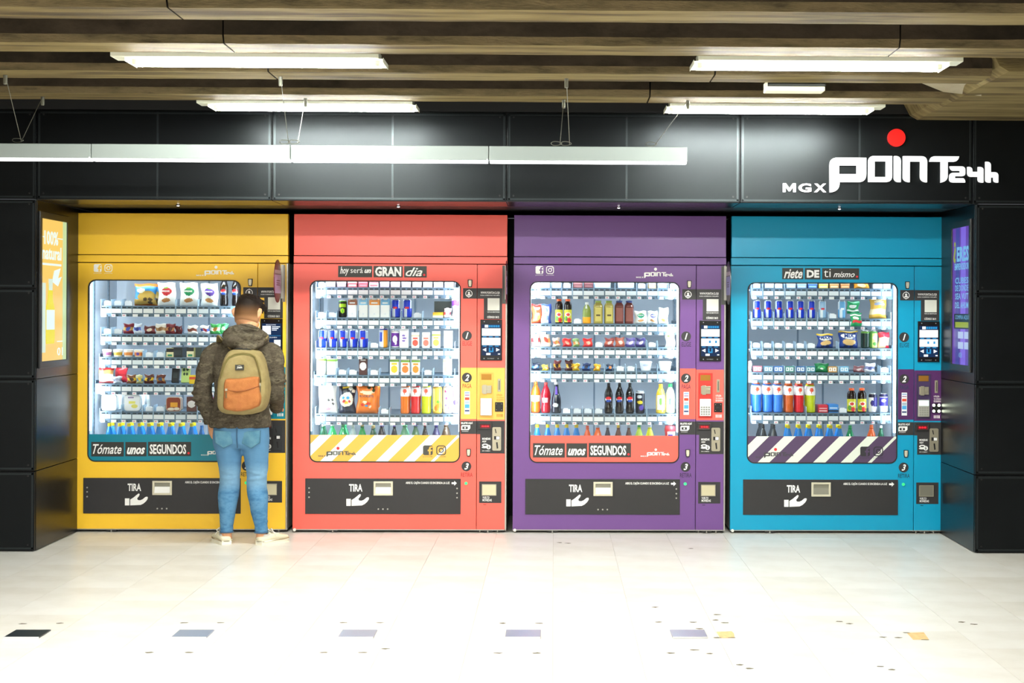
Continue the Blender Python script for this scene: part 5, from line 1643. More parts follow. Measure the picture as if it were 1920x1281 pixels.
stock('purple', [
 top(0, 1002, 'e8c8c8', 'f2e8e8', 'pink white boxed snack'), top(0, 1022, 'dce0ea', 'f2f4f8', 'bluish white boxed snack'), top(0, 1043, 'd8dee4', 'eef2f4', 'greyish white boxed snack'),
 top(0, 1083, '7a4a4c', '9a6a6a', 'brown boxed snack'), top(0, 1103, '6a3c40', '8a5a5c', 'dark brown boxed snack'), top(0, 1129, 'a8c0d0', 'c8dae4', 'blue grey boxed snack', w=30), top(0, 1173, 'b0c4d0', 'cadce6', 'pale steel boxed snack', w=30),
 top(0, 1222, 'e8b878', 'f4e8d8', 'orange and white boxed snack', w=14), top(0, 1242, '9ab0e0', 'eaeefa', 'sky blue boxed snack'),
 (1, 1004, 'bag', 21, 36, 'orange red sweets bag', ['e05a34', 'f4e8e0', 'c02c28', 'f0a050'], [('r', -1, 2, .88, 1, 2), ('e', .5, .78, .3, .06, 1), ('e', .45, .35, .28, .18, 3), ('e', .5, .5, .2, .06, 1)], dict(rz=.3)),
 (1, 1024.5, 'bag', 19, 36, 'white and blue sweets bag', ['eef0f6', '3a58c0', '8aa0e0'], [('r', -1, 2, .9, 1, 1), ('r', .75, 1, 0, .9, 1), ('e', .4, .7, .22, .12, 2), ('e', .5, .3, .3, .14, 2), ('e', .3, .5, .1, .06, 1)], {}),
 tea(1, 1048, rows=2), tea(1, 1064.5, rows=1),
 (1, 1100, 'juice', 16, 40, 'glass bottle of orange juice', ['8a9a4a', 'f4f4f0', 'f0a41c', 'f2f2ea'], [('r', -1, 2, 0, .3, 2), ('r', .3, .6, .7, .88, 3)], {}),
 (1, 1121.5, 'sq', 17, 43, 'square bottle of yellow green juice', ['a89a50', '8aa040', 'c9b860', '5a4a20'], [('r', .15, .85, .1, .7, 2), ('e', .5, .36, .22, .06, 3), ('e', .5, .55, .15, .04, 3)], dict(rows=2)),
 (1, 1141.5, 'sq', 17, 43, 'square bottle of yellow green juice', ['a89a50', '8aa040', 'c9b860', '5a4a20'], [('r', .15, .85, .1, .7, 2), ('e', .5, .36, .22, .06, 3), ('e', .5, .55, .15, .04, 3)], dict(rows=2)),
 (1, 1161, 'sq', 16.5, 43, 'square bottle of brown juice', ['6a3430', '2c3a7a', '8a4c44', 'e8d0c8'], [('r', .12, .88, .1, .7, 2), ('e', .5, .36, .14, .05, 3), ('e', .5, .58, .16, .04, 3)], dict(rows=2)),
 (1, 1179.5, 'sq', 16.5, 43, 'square bottle of brown juice', ['6a3430', '2c3a7a', '8a4c44', 'e8d0c8'], [('r', .12, .88, .1, .7, 2), ('e', .5, .36, .14, .05, 3), ('e', .5, .58, .16, .04, 3)], dict(rows=2)),
 pouch(1, 1201, 23, 24, '2a9a78', 'white pouch with green oval', rx=-.1), pouch(1, 1223, 19, 24, '5a5aa8', 'white pouch with violet oval', rz=.2), pouch(1, 1243.5, 19, 30, 'd890a8', 'white pouch with pink oval', rz=.2),
 choc(2, 1002, 18, 25, ['e8b8b0', 'd83a3c', 'f4f0ee'], 'red and white wafer packet'), choc(2, 1022.5, 19, 26, ['f4e4d4', 'f0a060', 'd04a3a'], 'orange and white wafer packet'),
 choc(2, 1043, 14, 17, ['e4d4c4', 'd0503c', 'c89a50'], 'small cream and red biscuit'), choc(2, 1063, 17, 16, ['d82a2c', 'e04038', 'f0a890'], 'red chocolate biscuit'), choc(2, 1080, 13, 16, ['88a868', 'e08a4c', 'd0d8b0'], 'green and orange biscuit'), choc(2, 1102, 18, 16, ['d82a2c', 'e8483c', 'f4b8a0'], 'bright red chocolate biscuit'),
 choc(2, 1142.5, 18, 17, ['a04848', 'd07058', 'e8d0d0'], 'rusty red snack bar'), choc(2, 1162, 18, 18, ['b0584a', 'd87a5a', 'ecd8d0'], 'salmon red snack bar'), choc(2, 1182, 18, 17, ['6a60a8', 'a8a0d8', 'e4e4f0'], 'lavender snack bar'), choc(2, 1201, 18, 17, ['4a4488', '8078b8', 'dcd8ec'], 'dark violet snack bar'),
 (2, 1262, 'bag', 19, 26, 'cream snack bag by the window edge', ['eeead8', '8a9a60', 'd8d4c0'], [('e', .5, .75, .3, .1, 1)], {}),
 choc(3, 1005, 14, 14, ['23283a', '3c6aa0', 'a8b0b8'], 'small dark blue chocolate'), choc(3, 1022.5, 12, 11, ['e8c030', 'd87a28', 'f0dc80'], 'tiny yellow chocolate'), choc(3, 1045, 14, 19, ['6a2c2c', 'd8a038', '2a1818'], 'brown wrapped chocolate with yellow band'), choc(3, 1067.5, 15, 20, ['4a2424', 'd8a838', '201414'], 'dark wrapped chocolate with yellow band'),
 choc(3, 1080, 14, 14, ['e4b828', 'a87818', 'f0d468'], 'golden yellow chocolate'), choc(3, 1099.5, 16, 15, ['1c3468', '3c78c0', '0e1c40'], 'navy blue chocolate'), choc(3, 1120, 13, 13, ['f0b820', 'e08a1c', 'f6d870'], 'amber yellow chocolate'), choc(3, 1143, 13, 13, ['2c3c58', '3c8ac0', 'e07a2c'], 'slate blue chocolate with orange spot'),
 (3, 1211, 'tub', 23, 18, 'white snack tub with faint print', ['f2f2f4', 'b8c4e0'], [('e', .45, .6, .25, .12, 1)], dict(y=.19)), (3, 1247, 'tub', 25, 18, 'plain white snack tub', ['f4f3f2', 'e4dcd4'], [('e', .5, .5, .25, .15, 1)], dict(y=.19)),
 (4, 1004.5, 'soda', 18, 59, 'orange soda bottle', ['f06a20', 'f08034', 'f6d8c0'], [('r', -1, 2, .36, .56, 2)], {}), (4, 1024, 'soda', 18, 57, 'red soda bottle', ['b41428', 'e04038', 'e8a0a8'], [('r', .1, .7, .34, .5, 2)], {}),
 (4, 1043.5, 'wine', 18, 58, 'black wine bottle with violet band', ['1a2030', 'e8e8ec', '6a48b8', 'dfe4ea'], [('r', .35, .75, .6, .86, 2), ('e', .45, .26, .3, .06, 3)], {}),
 cola(4, 1141.5), cola(4, 1162), cola(4, 1181.5),
 (4, 1200.5, 'can', 17.5, 42, 'dark can with yellow top shape', ['1c2030', 'e0c838', '5a48a8', 'c9d3dd'], [('r', -1, 2, .9, 1, 3), ('e', .4, .75, .25, .08, 3), ('e', .45, .5, .3, .08, 1), ('e', .6, .25, .25, .12, 2)], {}),
 (4, 1239, 'juice', 18, 55, 'aloe drink bottle with yellow cap', ['e8c03c', 'f0c030', 'f0ead8', '6aa848'], [('r', .1, .9, .12, .62, 2), ('e', .5, .4, .18, .12, 3)], {}), (4, 1258.5, 'juice', 18, 55, 'aloe drink bottle with green cap', ['cfe0b8', '1f9a48', 'eef2e6', '4a9a58'], [('r', .1, .9, .12, .62, 2), ('e', .5, .4, .18, .12, 3)], {}),
] + [water(5, p, rows=1) for p in (1008, 1027.5, 1045.5, 1063, 1081.5)] + [
 pop(5, 1102, 'f0662c', 'f0562c', 'orange soda with orange cap', 68, w=16), pop(5, 1121.5, 'f06c24', 'a8c0d4', 'orange soda with clear cap', 69, w=18), pop(5, 1140, '4a4a54', 'a8b8c8', 'dark soda with clear cap', 69, w=13),
 pop(5, 1160, '6a4030', 'f0c828', 'brown soda with yellow cap', 69, w=15), pop(5, 1179.5, '5a3c38', 'a8b4c0', 'brown soda with clear cap', 69, w=14), pop(5, 1199, 'b8d848', '28a858', 'lime soda with green cap', 70, w=17), pop(5, 1219, 'd8dc30', 'c8d8e0', 'yellow soda with clear cap', 70, w=18),
 (5, 1258.5, 'tub', 20, 68, 'red and white tub with blue emblem', ['f2ecec', 'd82c3c', '2c3cb0'], [('r', -1, 2, .86, .98, 1), ('r', 0, .2, 0, .85, 1), ('e', .5, .68, .26, .1, 2)], dict(lid='d8404a')),
])

t0 = [('c4ccd8', 'e4e8ee'), ('b8c4d0', 'dce4ea'), ('a8b4c4', 'd0dae2'), ('8a9ab0', 'b8c8d8'), ('3c5a90', '8ab0e0'), ('d8b048', 'f0dca0'), ('b07840', 'd8b890'), ('a86838', 'd8a878'), ('c08a50', 'e4c8a0')]
tn = ['silver white boxed snack', 'pale grey boxed snack', 'light steel boxed snack', 'steel grey boxed snack', 'blue boxed snack', 'yellow boxed snack', 'tan boxed snack', 'rust brown boxed snack', 'caramel boxed snack']
def gum(s, px, c, name):
    return (s, px, 'gum', 16.5, 11, name, [c, 'f2f6f8', '7a9ab0'], [('r', .08, .44, .2, .8, 1), ('r', .56, .92, .2, .8, 1), ('e', .26, .5, .08, .2, 0), ('e', .74, .5, .08, .2, 0)], dict(d=.05))
stock('teal', [top(0, 1441+20.25*i, c[0], c[1], tn[i]) for i, c in enumerate(t0) if i not in (1, 8)] + [
 (0, 1614, 'bag', 29, 20, 'orange crisps bag lying low', ['e8982c', 'f4d8a0'], [('e', .5, .3, .3, .2, 1)], {}), top(0, 1644, 'e8ecf4', 'fafafc', 'clean white boxed snack'), top(0, 1662, 'dfe4ee', 'f4f6fa', 'ivory white boxed snack', w=14),
] + [ecan(1, p) for p in (1419, 1439.5, 1460, 1481, 1500.5, 1521)] + [
 ecan(1, 1541.5, 14, 33, 'pale silver energy can', ['dfe8ee', '9ac0e0', 'd04050']), ecan(1, 1578, 14, 33, 'light blue energy can', ['dce8f2', '6aaee0', 'e8eef4']),
 (1, 1599, 'bag', 25, 23, 'green snack bag, the upper one', ['1a9a5c', 'e8f0ea', 'd83a3c'], [('e', .4, .6, .3, .14, 1), ('r', 0, 1, .2, .3, 1)], dict(up=.034, y=.2, rz=.2)),
 (1, 1605, 'bag', 21, 25, 'green snack bag slipped over the rail', ['169058', 'eef2ee', 'd8303c'], [('r', -1, 2, .78, .86, 1), ('r', .1, 1, .25, .45, 2), ('e', .5, .6, .3, .1, 1)], dict(up=-.055, y=.055, rx=-.06, rz=-.1, d=.03, off=1)),
 (1, 1646, 'bag', 33, 41, 'gold crisps bag', ['d8a848', 'e8d8b0', '8a98b8', 'b07828'], [('e', .5, .66, .34, .08, 2), ('e', .5, .78, .3, .06, 1), ('r', 0, 1, .2, .45, 1), ('e', .6, .3, .3, .12, 1)], dict(rx=-.05)),
 (2, 1547, 'bag', 31, 27, 'smaller blue and yellow crisps bag', ['22408c', 'e8c030', 'f2f2ee', 'e0b878', '14244c'], [('r', -1, 2, .88, 1, 1), ('e', .5, .66, .38, .13, 2), ('e', .5, .36, .34, .16, 3), ('e', .35, .12, .12, .09, 4), ('e', .65, .12, .12, .09, 4)], dict(word=('MAX', .2, .8, .62, .84, '22408c'))),
 (2, 1590, 'bag', 37, 32, 'larger blue and yellow crisps bag', ['22408c', 'e8c030', 'f2f2ee', 'e0b878', '14244c'], [('r', -1, 2, .9, 1, 1), ('e', .5, .7, .4, .14, 2), ('e', .5, .36, .36, .18, 3), ('e', .35, .12, .1, .08, 4), ('e', .62, .12, .1, .08, 4)], dict(word=('MIX', .25, .75, .62, .86, '22408c'))),
 (2, 1622, 'can', 16, 33, 'dark green tube can', ['24403c', '6aa048', '101c1c'], [('r', -1, 2, .85, 1, 1), ('r', .15, .35, .1, .85, 2), ('r', .6, .75, .1, .85, 2)], {}), (2, 1637.5, 'can', 15, 33, 'yellow green tube can', ['d0dc88', '5a9a48', 'f2f0dc'], [('r', -1, 2, .85, 1, 1), ('r', 0, .3, 0, .9, 1), ('e', .6, .6, .25, .12, 2), ('e', .6, .25, .25, .1, 1)], {}),
 (2, 1660, 'bag', 23, 30, 'red and peach crisps bag', ['f0c8a0', 'd8283c', 'f4e4d8'], [('r', -1, 2, .7, 1, 1), ('e', .5, .4, .3, .15, 2), ('r', .6, 1, 0, .2, 1)], dict(rz=.25)),
 (3, 1404, 'bag', 12, 20, 'white packet at the window edge', ['f0f0f2', 'e0a0b0'], [('r', 0, 1, .8, .9, 1)], {}),
 gum(3, 1420, 'b86a78', 'dull red gum packet'), gum(3, 1440, '6a90a8', 'grey blue gum packet'), gum(3, 1459, '4878b8', 'mid blue gum packet'), gum(3, 1479.5, '4a9088', 'sea green gum packet'), gum(3, 1500, '4070a8', 'deep blue gum packet'), gum(3, 1519.5, '3c88a0', 'teal gum packet'),
 (3, 1540, 'bag', 27, 17, 'low green sweets bag', ['1c7848', '3aa060', 'e8ece8'], [('e', .5, .55, .3, .2, 1), ('e', .55, .4, .12, .1, 2)], {}),
 gum(3, 1560, 'c89858', 'tan gum packet'), gum(3, 1582, '70b0d8', 'sky blue gum packet'),
 choc(3, 1610, 21, 12, ['7a4a50', 'a07078', 'd8c8c8'], 'brown sweets bar'), choc(3, 1631, 20, 17, ['e4e6f0', '8a90c0', '505a90'], 'white and violet sweets bar'),
] + [sport(4, p, '3a7cdc', 'blue', w=18.5, h=57, rows=2) for p in (1419, 1440, 1459)] + [
 sport(4, 1480, 'c4581c', 'amber', w=17, h=56, rows=2), sport(4, 1499.5, 'd0202c', 'bright red', w=17, h=56, rows=2), sport(4, 1520.5, 'b8c41c', 'yellow green', w=18.5, h=56, rows=2),
 (4, 1541, 'box', 18, 14, 'red wafer box', ['c8283c', 'e8c8cc', '8a1424'], [('r', .1, .9, .15, .3, 1), ('r', .1, .9, .5, .62, 1)], dict(d=.13, y=.2)), (4, 1560.5, 'box', 18, 15, 'blue wafer box', ['3a84d0', 'cfe4f4', '14182a'], [('r', .1, .9, .5, .65, 1), ('r', 0, 1, .1, .3, 2)], dict(d=.13, y=.2)),
 tea(4, 1597, 17, 46), tea(4, 1616.5, 17, 46),
 (4, 1637, 'can', 16, 36, 'dark violet and white can', ['e4e4f2', '2c2470', '1a1838'], [('r', -1, 2, .8, 1, 2), ('r', .5, 1, .3, .8, 1), ('e', .35, .5, .2, .15, 1)], {}), (4, 1657, 'can', 16, 36, 'violet can with white base', ['e8e8f4', '4038a8', '1c1a48'], [('r', -1, 2, .82, 1, 2), ('r', -1, 2, .35, .8, 1), ('e', .45, .62, .25, .08, 0)], {}),
 pop(5, 1431, '2c3238', '1c2024', 'black soda bottle with black cap', 72, w=17, rows=3), pop(5, 1451, '343a40', '22262a', 'black soda bottle with black cap', 71, w=17, rows=2),
] + [water(5, p) for p in (1479, 1499, 1518, 1538, 1558, 1575)] + [
 pop(5, 1594.5, '1c9a60', '1fae68', 'green soda with green cap', 70, w=18), pop(5, 1634.5, 'f06428', 'f07840', 'orange soda with orange cap', 71, w=19), pop(5, 1652.5, '1a6a4c', 'dfe8f0', 'dark green soda with white cap', 70, w=14),
])
# ------------------------------------------------------------------ the man at the yellow machine
YB = 10.66
PB = Vector((W(452, 800, YB).x, YB, 0))
def P(px, py, dy=0.0):
    """body point from its photograph column and height, dy towards (+) or away from the machine"""
    q = W(px, py, YB+dy)
    return Vector((q.x-PB.x, dy, q.z))
SKIN = noise_mix('skin', ['c98a60', 'dfa67c', 'cf9068'], 14, .5, spec=.35)
JACKET = noise_mix('camouflage_cotton', ['373024', '585044', '484136', '676050', '3c352a'], 16, .9, stops=[.3, .42, .5, .6, .7], stretch=(1, 1, 1.8), bump=.25, bscale=40, spec=.12, detail=4)
LINING_SHADE = mat('201d18', .9)
DENIM = noise_mix('washed_denim', ['3a688e', '4d7ea6', '6293b8', '4575a0'], 7, .85, stretch=(1.4, 1.4, 3), bump=.25, bscale=260, spec=.12,
                  zfade=[(.35, .42, '8fb6d0', .55), (.48, .56, '4c7da6', .7)])
DENIM_L = noise_mix('pocket_denim', ['4d7c97', '6795a9'], 20, .85, bump=.2, bscale=260, spec=.12)
STITCH = mat('3a5d7c', .8)
HAIRM = noise_mix('cropped_hair', ['100a07', '1e140d'], 90, .7, bump=.25, bscale=420, spec=.2, zfade=[(1.625, 1.545, '6b4a2c', .85), (1.555, 1.488, 'd09a70', 1)])
HAIRT = noise_mix('dark_hair', ['0f0a07', '22170f'], 60, .6, bump=.8, bscale=160, spec=.25, stretch=(2, .6, 1))
person_mesh = MB()
b = person_mesh
def smoothpath(pts, k=4):
    """Catmull-Rom through (point, radius) pairs"""
    out = []
    n = len(pts)
    for i in range(n-1):
        p0, p1, p2, p3 = pts[max(i-1, 0)], pts[i], pts[i+1], pts[min(i+2, n-1)]
        for j in range(k):
            t = j/k
            f = lambda a, b_, c, d: .5*(2*b_+(c-a)*t+(2*a-5*b_+4*c-d)*t*t+(3*b_-a-3*c+d)*t**3)
            out.append((Vector([f(p0[0][q], p1[0][q], p2[0][q], p3[0][q]) for q in range(3)]), f(p0[1], p1[1], p2[1], p3[1])))
    out.append((Vector(pts[-1][0]), pts[-1][1]))
    return out
def limb(m, pts, n=14, flat=1.0, k=4):
    sp = smoothpath(pts, k)
    m.tube([p for p, r in sp], [r for p, r in sp], n, flat=flat)
# joints
hipL, hipR = Vector((-.085, .0, .80)), Vector((.09, .0, .80))
fL, fR = on_floor(428, 1021)-PB, on_floor(489, 1022)-PB
ankL, ankR = Vector((P(425, 998).x, fL.y+.03, .085)), Vector((P(491, 998).x, fR.y+.03, .085))
kneeL, kneeR = Vector((P(431, 890).x, -.0, .455)), Vector((P(482, 890).x, -.0, .455))
shL, shR = Vector((-.185, .0, 1.315)), Vector((.21, .0, 1.315))
elL, elR = Vector((P(385, 735).x-.04, .03, P(385, 742).z)), Vector((P(516, 728).x+.008, .03, P(516, 728).z))
wrL = Vector((P(391, 790).x-.01, .10, P(391, 795).z))
wrR = Vector((P(505, 760).x, .27, .90))
neck, headc = Vector((.04, .01, 1.41)), Vector((.03, .045, 1.548))
# torso, hips, limbs of the body under the clothes
b.stack([(.0, .0, .74, .13, .09), (.0, .0, .82, .155, .105), (.0, .0, .95, .14, .095), (.005, 0, 1.1, .155, .1), (.01, .0, 1.25, .17, .105), (.012, .0, 1.34, .15, .09), (.02, .0, 1.4, .07, .065)], 24)
limb(b, [(neck+Vector((-.02, -.005, -.07)), .066), (neck, .06), (neck+Vector((.008, .02, .07)), .06)])
for hip, kn, an, sgn in ((hipL, kneeL, ankL, -1), (hipR, kneeR, ankR, 1)):
    limb(b, [(hip, .08), ((hip+kn)/2, .07), (kn, .05), (kn*.6+an*.4+Vector((0, -.012, 0)), .052), (an, .036), (an-Vector((0, 0, .05)), .038)])
    limb(b, [(an+Vector((0, 0, -.045)), .034), (an+Vector((sgn*.05, .07, -.06)), .03), (an+Vector((sgn*.075, .1, -.066)), .02)], k=2)
for sh, el, wr in ((shL, elL, wrL), (shR, elR, wrR)):
    limb(b, [(sh, .05), ((sh+el)/2, .045), (el, .038), ((el+wr)/2, .036), (wr, .027)])
# head
hd = MB()
hs = []
for i in range(13):
    t = i/12
    z = -.125+.25*t
    w = .084*sqrt(max(.22, 1-abs((t-.53)/.5)**2.5))
    d = .1*sqrt(max(.25, 1-abs((t-.55)/.5)**2.5))
    yo = .02*(1-t)
    hs.append((0, yo, z, w, d))
hd.stack(hs, 24)
hd.tube([(0, .095, .03), (0, .108, .0), (0, .122, -.03), (0, .105, -.042)], [.01, .012, .016, .01], 10)          # nose
hd.tube([(-.028, .088, -.07), (0, .101, -.068), (.028, .088, -.07)], [.006, .009, .006], 8)                       # lips
hd.tube([(-.04, .08, .028), (-.02, .095, .034), (0, .093, .03), (.02, .095, .034), (.04, .08, .028)], [.006, .01, .008, .01, .006], 8)   # brow
hd.ball((0, .085, -.108), (.03, .022, .02), 10)
for s in (-1, 1):
    hd.tube([(s*.074, -.0, -.03), (s*.088, -.012, -.012), (s*.096, -.02, .012), (s*.092, -.012, .03), (s*.078, .0, .03)], [(.01, .008), (.012, .012), (.013, .014), (.011, .012), (.006, .007)], 8)
    hd.ball((s*.031, .082, .01), (.014, .012, .011), 10)
HM = Matrix.Translation(headc) @ Matrix.Rotation(-.12, 4, 'Z') @ Matrix.Rotation(-.33, 4, 'X') @ Matrix.Rotation(.03, 4, 'Y')
b.add([HM @ Vector(v) for v in hd.v], hd.f)
# hands: palm, four fingers, thumb
def hand(m, wrist, d, palm_n, thumb_side, curl):
    d, nrm = d.normalized(), palm_n.normalized()
    side = d.cross(nrm).normalized()*thumb_side
    c = wrist + d*.05
    m.tube([wrist-d*.01, wrist+d*.02, wrist+d*.055, wrist+d*.085], [(.024, .017), (.034, .017), (.04, .016), (.037, .013)], 12, up=nrm)
    for i, (ln, off) in enumerate(((.07, .03), (.08, .01), (.074, -.01), (.058, -.03))):
        p = wrist + d*.08 + side*off
        pts = [p]
        a = 0
        for k, f in enumerate((.45, .32, .23)):
            a += curl*(.7+.3*k)
            p = p + (d*cos(a)+nrm*sin(a))*ln*f
            pts.append(p)
        m.tube([pts[0]-d*.012]+pts, [.0095, .0095, .009, .008, .006], 8)
    p = wrist + d*.025 + side*.03
    q = p + (side*.6+d*.7+nrm*.35).normalized()*.035
    r = q + (side*.15+d*.85+nrm*.5).normalized()*.032
    m.tube([p-side*.012, p, q, r], [.013, .013, .011, .008], 8)
hand(b, wrL, Vector((.05, .16, -.95)), Vector((.75, .3, .1)), 1, .42)
hand(b, wrR, Vector((-.25, .95, .12)), Vector((-.2, -.05, -1)), -1, .5)
body_me = fused(b, .0065, 3, name='person')
body_me.materials.append(SKIN)
person = put('person', body_me, None, PB)
tag(person, 'man seen from behind in camouflage jacket and blue jeans, facing the yellow machine', 'person')
# face details and hair
def headpart(name, m, mtl, smooth=True):
    m.v = [tuple(HM @ Vector(v)) for v in m.v]
    return m.build(name, mtl, person, smooth=smooth)
for s in (-1, 1):
    q = MB().ball((s*.031, .0885, .01), (.0105, .008, .0075), 12)
    e = headpart('eye', q, mat('efece6', .2))
    headpart('iris', MB().ball((s*.031, .0955, .009), (.004, .0025, .004), 8), mat('2a1a10', .2)).parent = e
    headpart('eyebrow', MB().tube([(s*.016, .098, .036), (s*.03, .1, .042), (s*.048, .084, .037)], [.003, .004, .002], 6), mat('150e0a', .8))
headpart('mouth', MB().tube([(-.024, .0965, -.069), (0, .109, -.068), (.024, .0965, -.069)], [.0015, .002, .0015], 6), mat('8a4038', .5))
def shell(z0, off, cut):
    """hair shell: the skull's own sections a little larger, without the face"""
    m = MB()
    secs = [h for h in hs if h[2] >= z0]
    n = 28
    vs, fs = [], []
    for cx, cy, z, w, d in secs:
        for k in range(n):
            t = 2*pi*k/n
            x, y = (w+off)*cos(t), cy+(d+off)*sin(t)
            vs.append((x, min(y, cut(z)), z + (off if z > .1 else 0)))
    for i in range(len(secs)-1):
        for k in range(n):
            q = (k+1) % n
            fs.append((i*n+k, i*n+q, (i+1)*n+q, (i+1)*n+k))
    fs.append(tuple(range((len(secs)-1)*n, len(secs)*n)))
    fs.append(tuple(reversed(range(n))))
    return m.add(vs, fs)
hm = shell(-.07, .0035, lambda z: .0 if z < .045 else .095)
hair = headpart('hair', hm, HAIRM)
tp = MB()
rg = random.Random(3)
tp.ball((0, .012, .078), (.085, .102, .056), 20)
for i in range(90):
    a, r = rg.uniform(0, 2*pi), sqrt(rg.random())
    x, y = .078*r*cos(a), .02+.09*r*sin(a)
    z = .078+.05*sqrt(max(0, 1-(x/.088)**2-((y-.012)/.105)**2))
    tp.tube([(x, y-.008, z-.012), (x+rg.uniform(-.008, .012), y+.012, z+.006), (x+rg.uniform(-.01, .02), y+.03, z+.002)], [.009, .008, .003], 6)
for i in range(26):        # quiff falling to the man's right
    x = rg.uniform(.02, .085); y = rg.uniform(.02, .09)
    tp.tube([(x, y-.01, .085), (x+.016, y+.012, .082), (x+.02, y+.022, rg.uniform(.03, .06))], [.012, .01, .004], 6)
tp.v = [tuple(HM @ Vector(v)) for v in tp.v]
tm = fused(tp, .005, 2, wrinkle=.006, wscale=.02)
tm.materials.append(HAIRT)
put('hair_top', tm, person)

# jeans
j = MB()
j.stack([(.0, -.0, .86, .166, .115), (.0, -.005, .80, .172, .125), (.0, -.01, .74, .18, .128), (0, -.01, .68, .175, .115), (0, 0, .645, .14, .09)], 28, p=2.3)
for hip, kn, an, s in ((hipL, kneeL, ankL, -1), (hipR, kneeR, ankR, 1)):
    mid = (hip+kn)/2
    limb(j, [(hip+Vector((0, -.005, .0)), .096), (hip+Vector((s*.004, -.012, -.1)), .099), (mid+Vector((s*.002, -.008, -.0)), .088), (kn+Vector((0, -.0, .05)), .074), (kn, .068), (kn+Vector((0, -.008, -.07)), .069), (kn*.62+an*.38+Vector((s*.0, -.02, 0)), .067), (kn*.3+an*.7+Vector((0, -.01, 0)), .053), (an+Vector((0, 0, .035)), .043), (an+Vector((0, .0, -.008)), .043)], 20)
    # gathers behind the knee and at the ankle
    for dz, rr, tilt in ((.075, .074, .02), (.03, .071, -.018), (-.01, .07, .012), (.115, .08, -.015)):
        c = kn+Vector((0, 0, dz))
        j.tube([c+Vector((cos(t)*rr*.93, -abs(sin(t))*rr*.93-.004, tilt*cos(t))) for t in [pi*i/9 for i in range(10)]], [.003, .007, .009, .01, .011, .01, .01, .008, .006, .003], 6)
    for dz in (.025, .065):
        c = an+Vector((0, 0, dz))
        j.tube([c+Vector((cos(t)*.042, sin(t)*.042, .006*cos(2*t+dz*90))) for t in [2*pi*i/14 for i in range(15)]], .0055, 6)
jm = fused(j, .0075, 4, wrinkle=.008, wscale=.09)
jm.materials.append(DENIM)
jeans = put('jeans', jm, person)
for s in (-1, 1):
    ol = [(s*.028, .765), (s*.15, .772), (s*.148, .69), (s*.092, .652), (s*.03, .685)]
    q = MB().puff(ol if s > 0 else ol[::-1], -.118, .02, rings=((1, -.8), (1, .3), (.97, .55), (.85, .75), (.5, 1.0)))
    q.build('back_pocket', DENIM_L, jeans, smooth=True)
MB().tube([(0, -.137, .80), (0, -.142, .75), (0, -.136, .70), (0, -.12, .655)], .004, 6).build('seat_seam', STITCH, jeans)
for an, s in ((ankL, -1), (ankR, 1)):
    q = MB().tube([an+Vector((cos(t)*.0445, sin(t)*.0445, -.004)) for t in [2*pi*i/18 for i in range(19)]], .0045, 6).build('hem', STITCH, jeans, smooth=True)

# shoes
CREAM, SOLE, LACE = mat('e8e0c2', .6, bump=.1, bscale=200), mat('f2ecd6', .5), mat('f4efdf', .6)
def shoe(an, heel, ang):
    """heel on the floor, toe pointing at ang from straight ahead"""
    F = Matrix.Translation(heel) @ Matrix.Rotation(-ang, 4, 'Z')
    L = .26
    m = MB()
    secs = [(0, .028, .034), (.028, .037, .036), (.065, .038, .045), (.1, .039, .058), (.137, .042, .05), (.174, .046, .042), (.21, .042, .036), (.24, .03, .028), (.257, .013, .018)]
    vs, fs = [], []
    n = 16
    for y, w, h in secs:
        for k in range(n):
            t = 2*pi*k/n
            c, s = cos(t), sin(t)
            vs.append((w*math.copysign(abs(c)**.75, c), y, .02+max(0, h*(.5+.5*math.copysign(abs(s)**.7, s)))))
    for i in range(len(secs)-1):
        for k in range(n):
            q = (k+1) % n
            fs.append((i*n+k, i*n+q, (i+1)*n+q, (i+1)*n+k))
    fs += [tuple(reversed(range(n))), tuple(range((len(secs)-1)*n, len(secs)*n))]
    m.add(vs, fs)
    tr = lambda mm: setattr(mm, 'v', [tuple(F @ Vector(v)) for v in mm.v]) or mm
    up = tr(m).build('shoe', CREAM, person, smooth=True)
    sm = MB()
    out = []
    for y, w, h in secs:
        out.append((w+.005, y))
    pts = [(a, y) for a, y in out]+[(-a, y) for a, y in reversed(out)]
    pts = [(0, -.006)] + pts if False else pts
    k = len(pts)
    sm.add([(x, y, .001) for x, y in pts]+[(x, y, .026+(.006 if y < .02 else 0)) for x, y in pts], [tuple(range(k)), tuple(range(k, 2*k))[::-1]]+[(i, (i+1) % k, k+(i+1) % k, k+i) for i in range(k)])
    tr(sm).build('sole', SOLE, up, bevel=.004)
    tr(MB().tube([(-.036, .004, .026), (-.043, .07, .026), (-.05, .174, .028), (-.03, .245, .028), (0, .264, .028), (.03, .245, .028), (.05, .174, .028), (.043, .07, .026), (.036, .004, .026)], .0022, 6)).build('welt_line', mat('9a7a50', .7), up)
    q = MB()
    for i in range(4):
        y, z = .105+.024*i, .084-.01*i
        q.tube([(-.03, y, z-.018), (-.012, y+.004, z), (.012, y+.004, z), (.03, y, z-.018)], .004, 6)
    for s in (-1, 1):
        q.tube([(0, .102, .086), (s*.025, .09, .106), (s*.045, .085, .092), (s*.03, .1, .08), (0, .105, .084)], .0033, 6)
        q.tube([(0, .102, .086), (s*.03, .108, .08), (s*.048, .11, .056)], .003, 6)
    tr(q).build('lace', LACE, up, smooth=True)
    tr(MB().stack([(0, .066, .05, .032, .04), (0, .07, .066, .031, .036), (0, .07, .069, .027, .032)], 18)).build('collar', mat('c9c4bc', .7), up, smooth=True)
shoe(ankL, Vector((ankL.x+.012, fL.y-.02, 0)), -.5)
shoe(ankR, Vector((ankR.x-.008, fR.y-.02, 0)), .66)

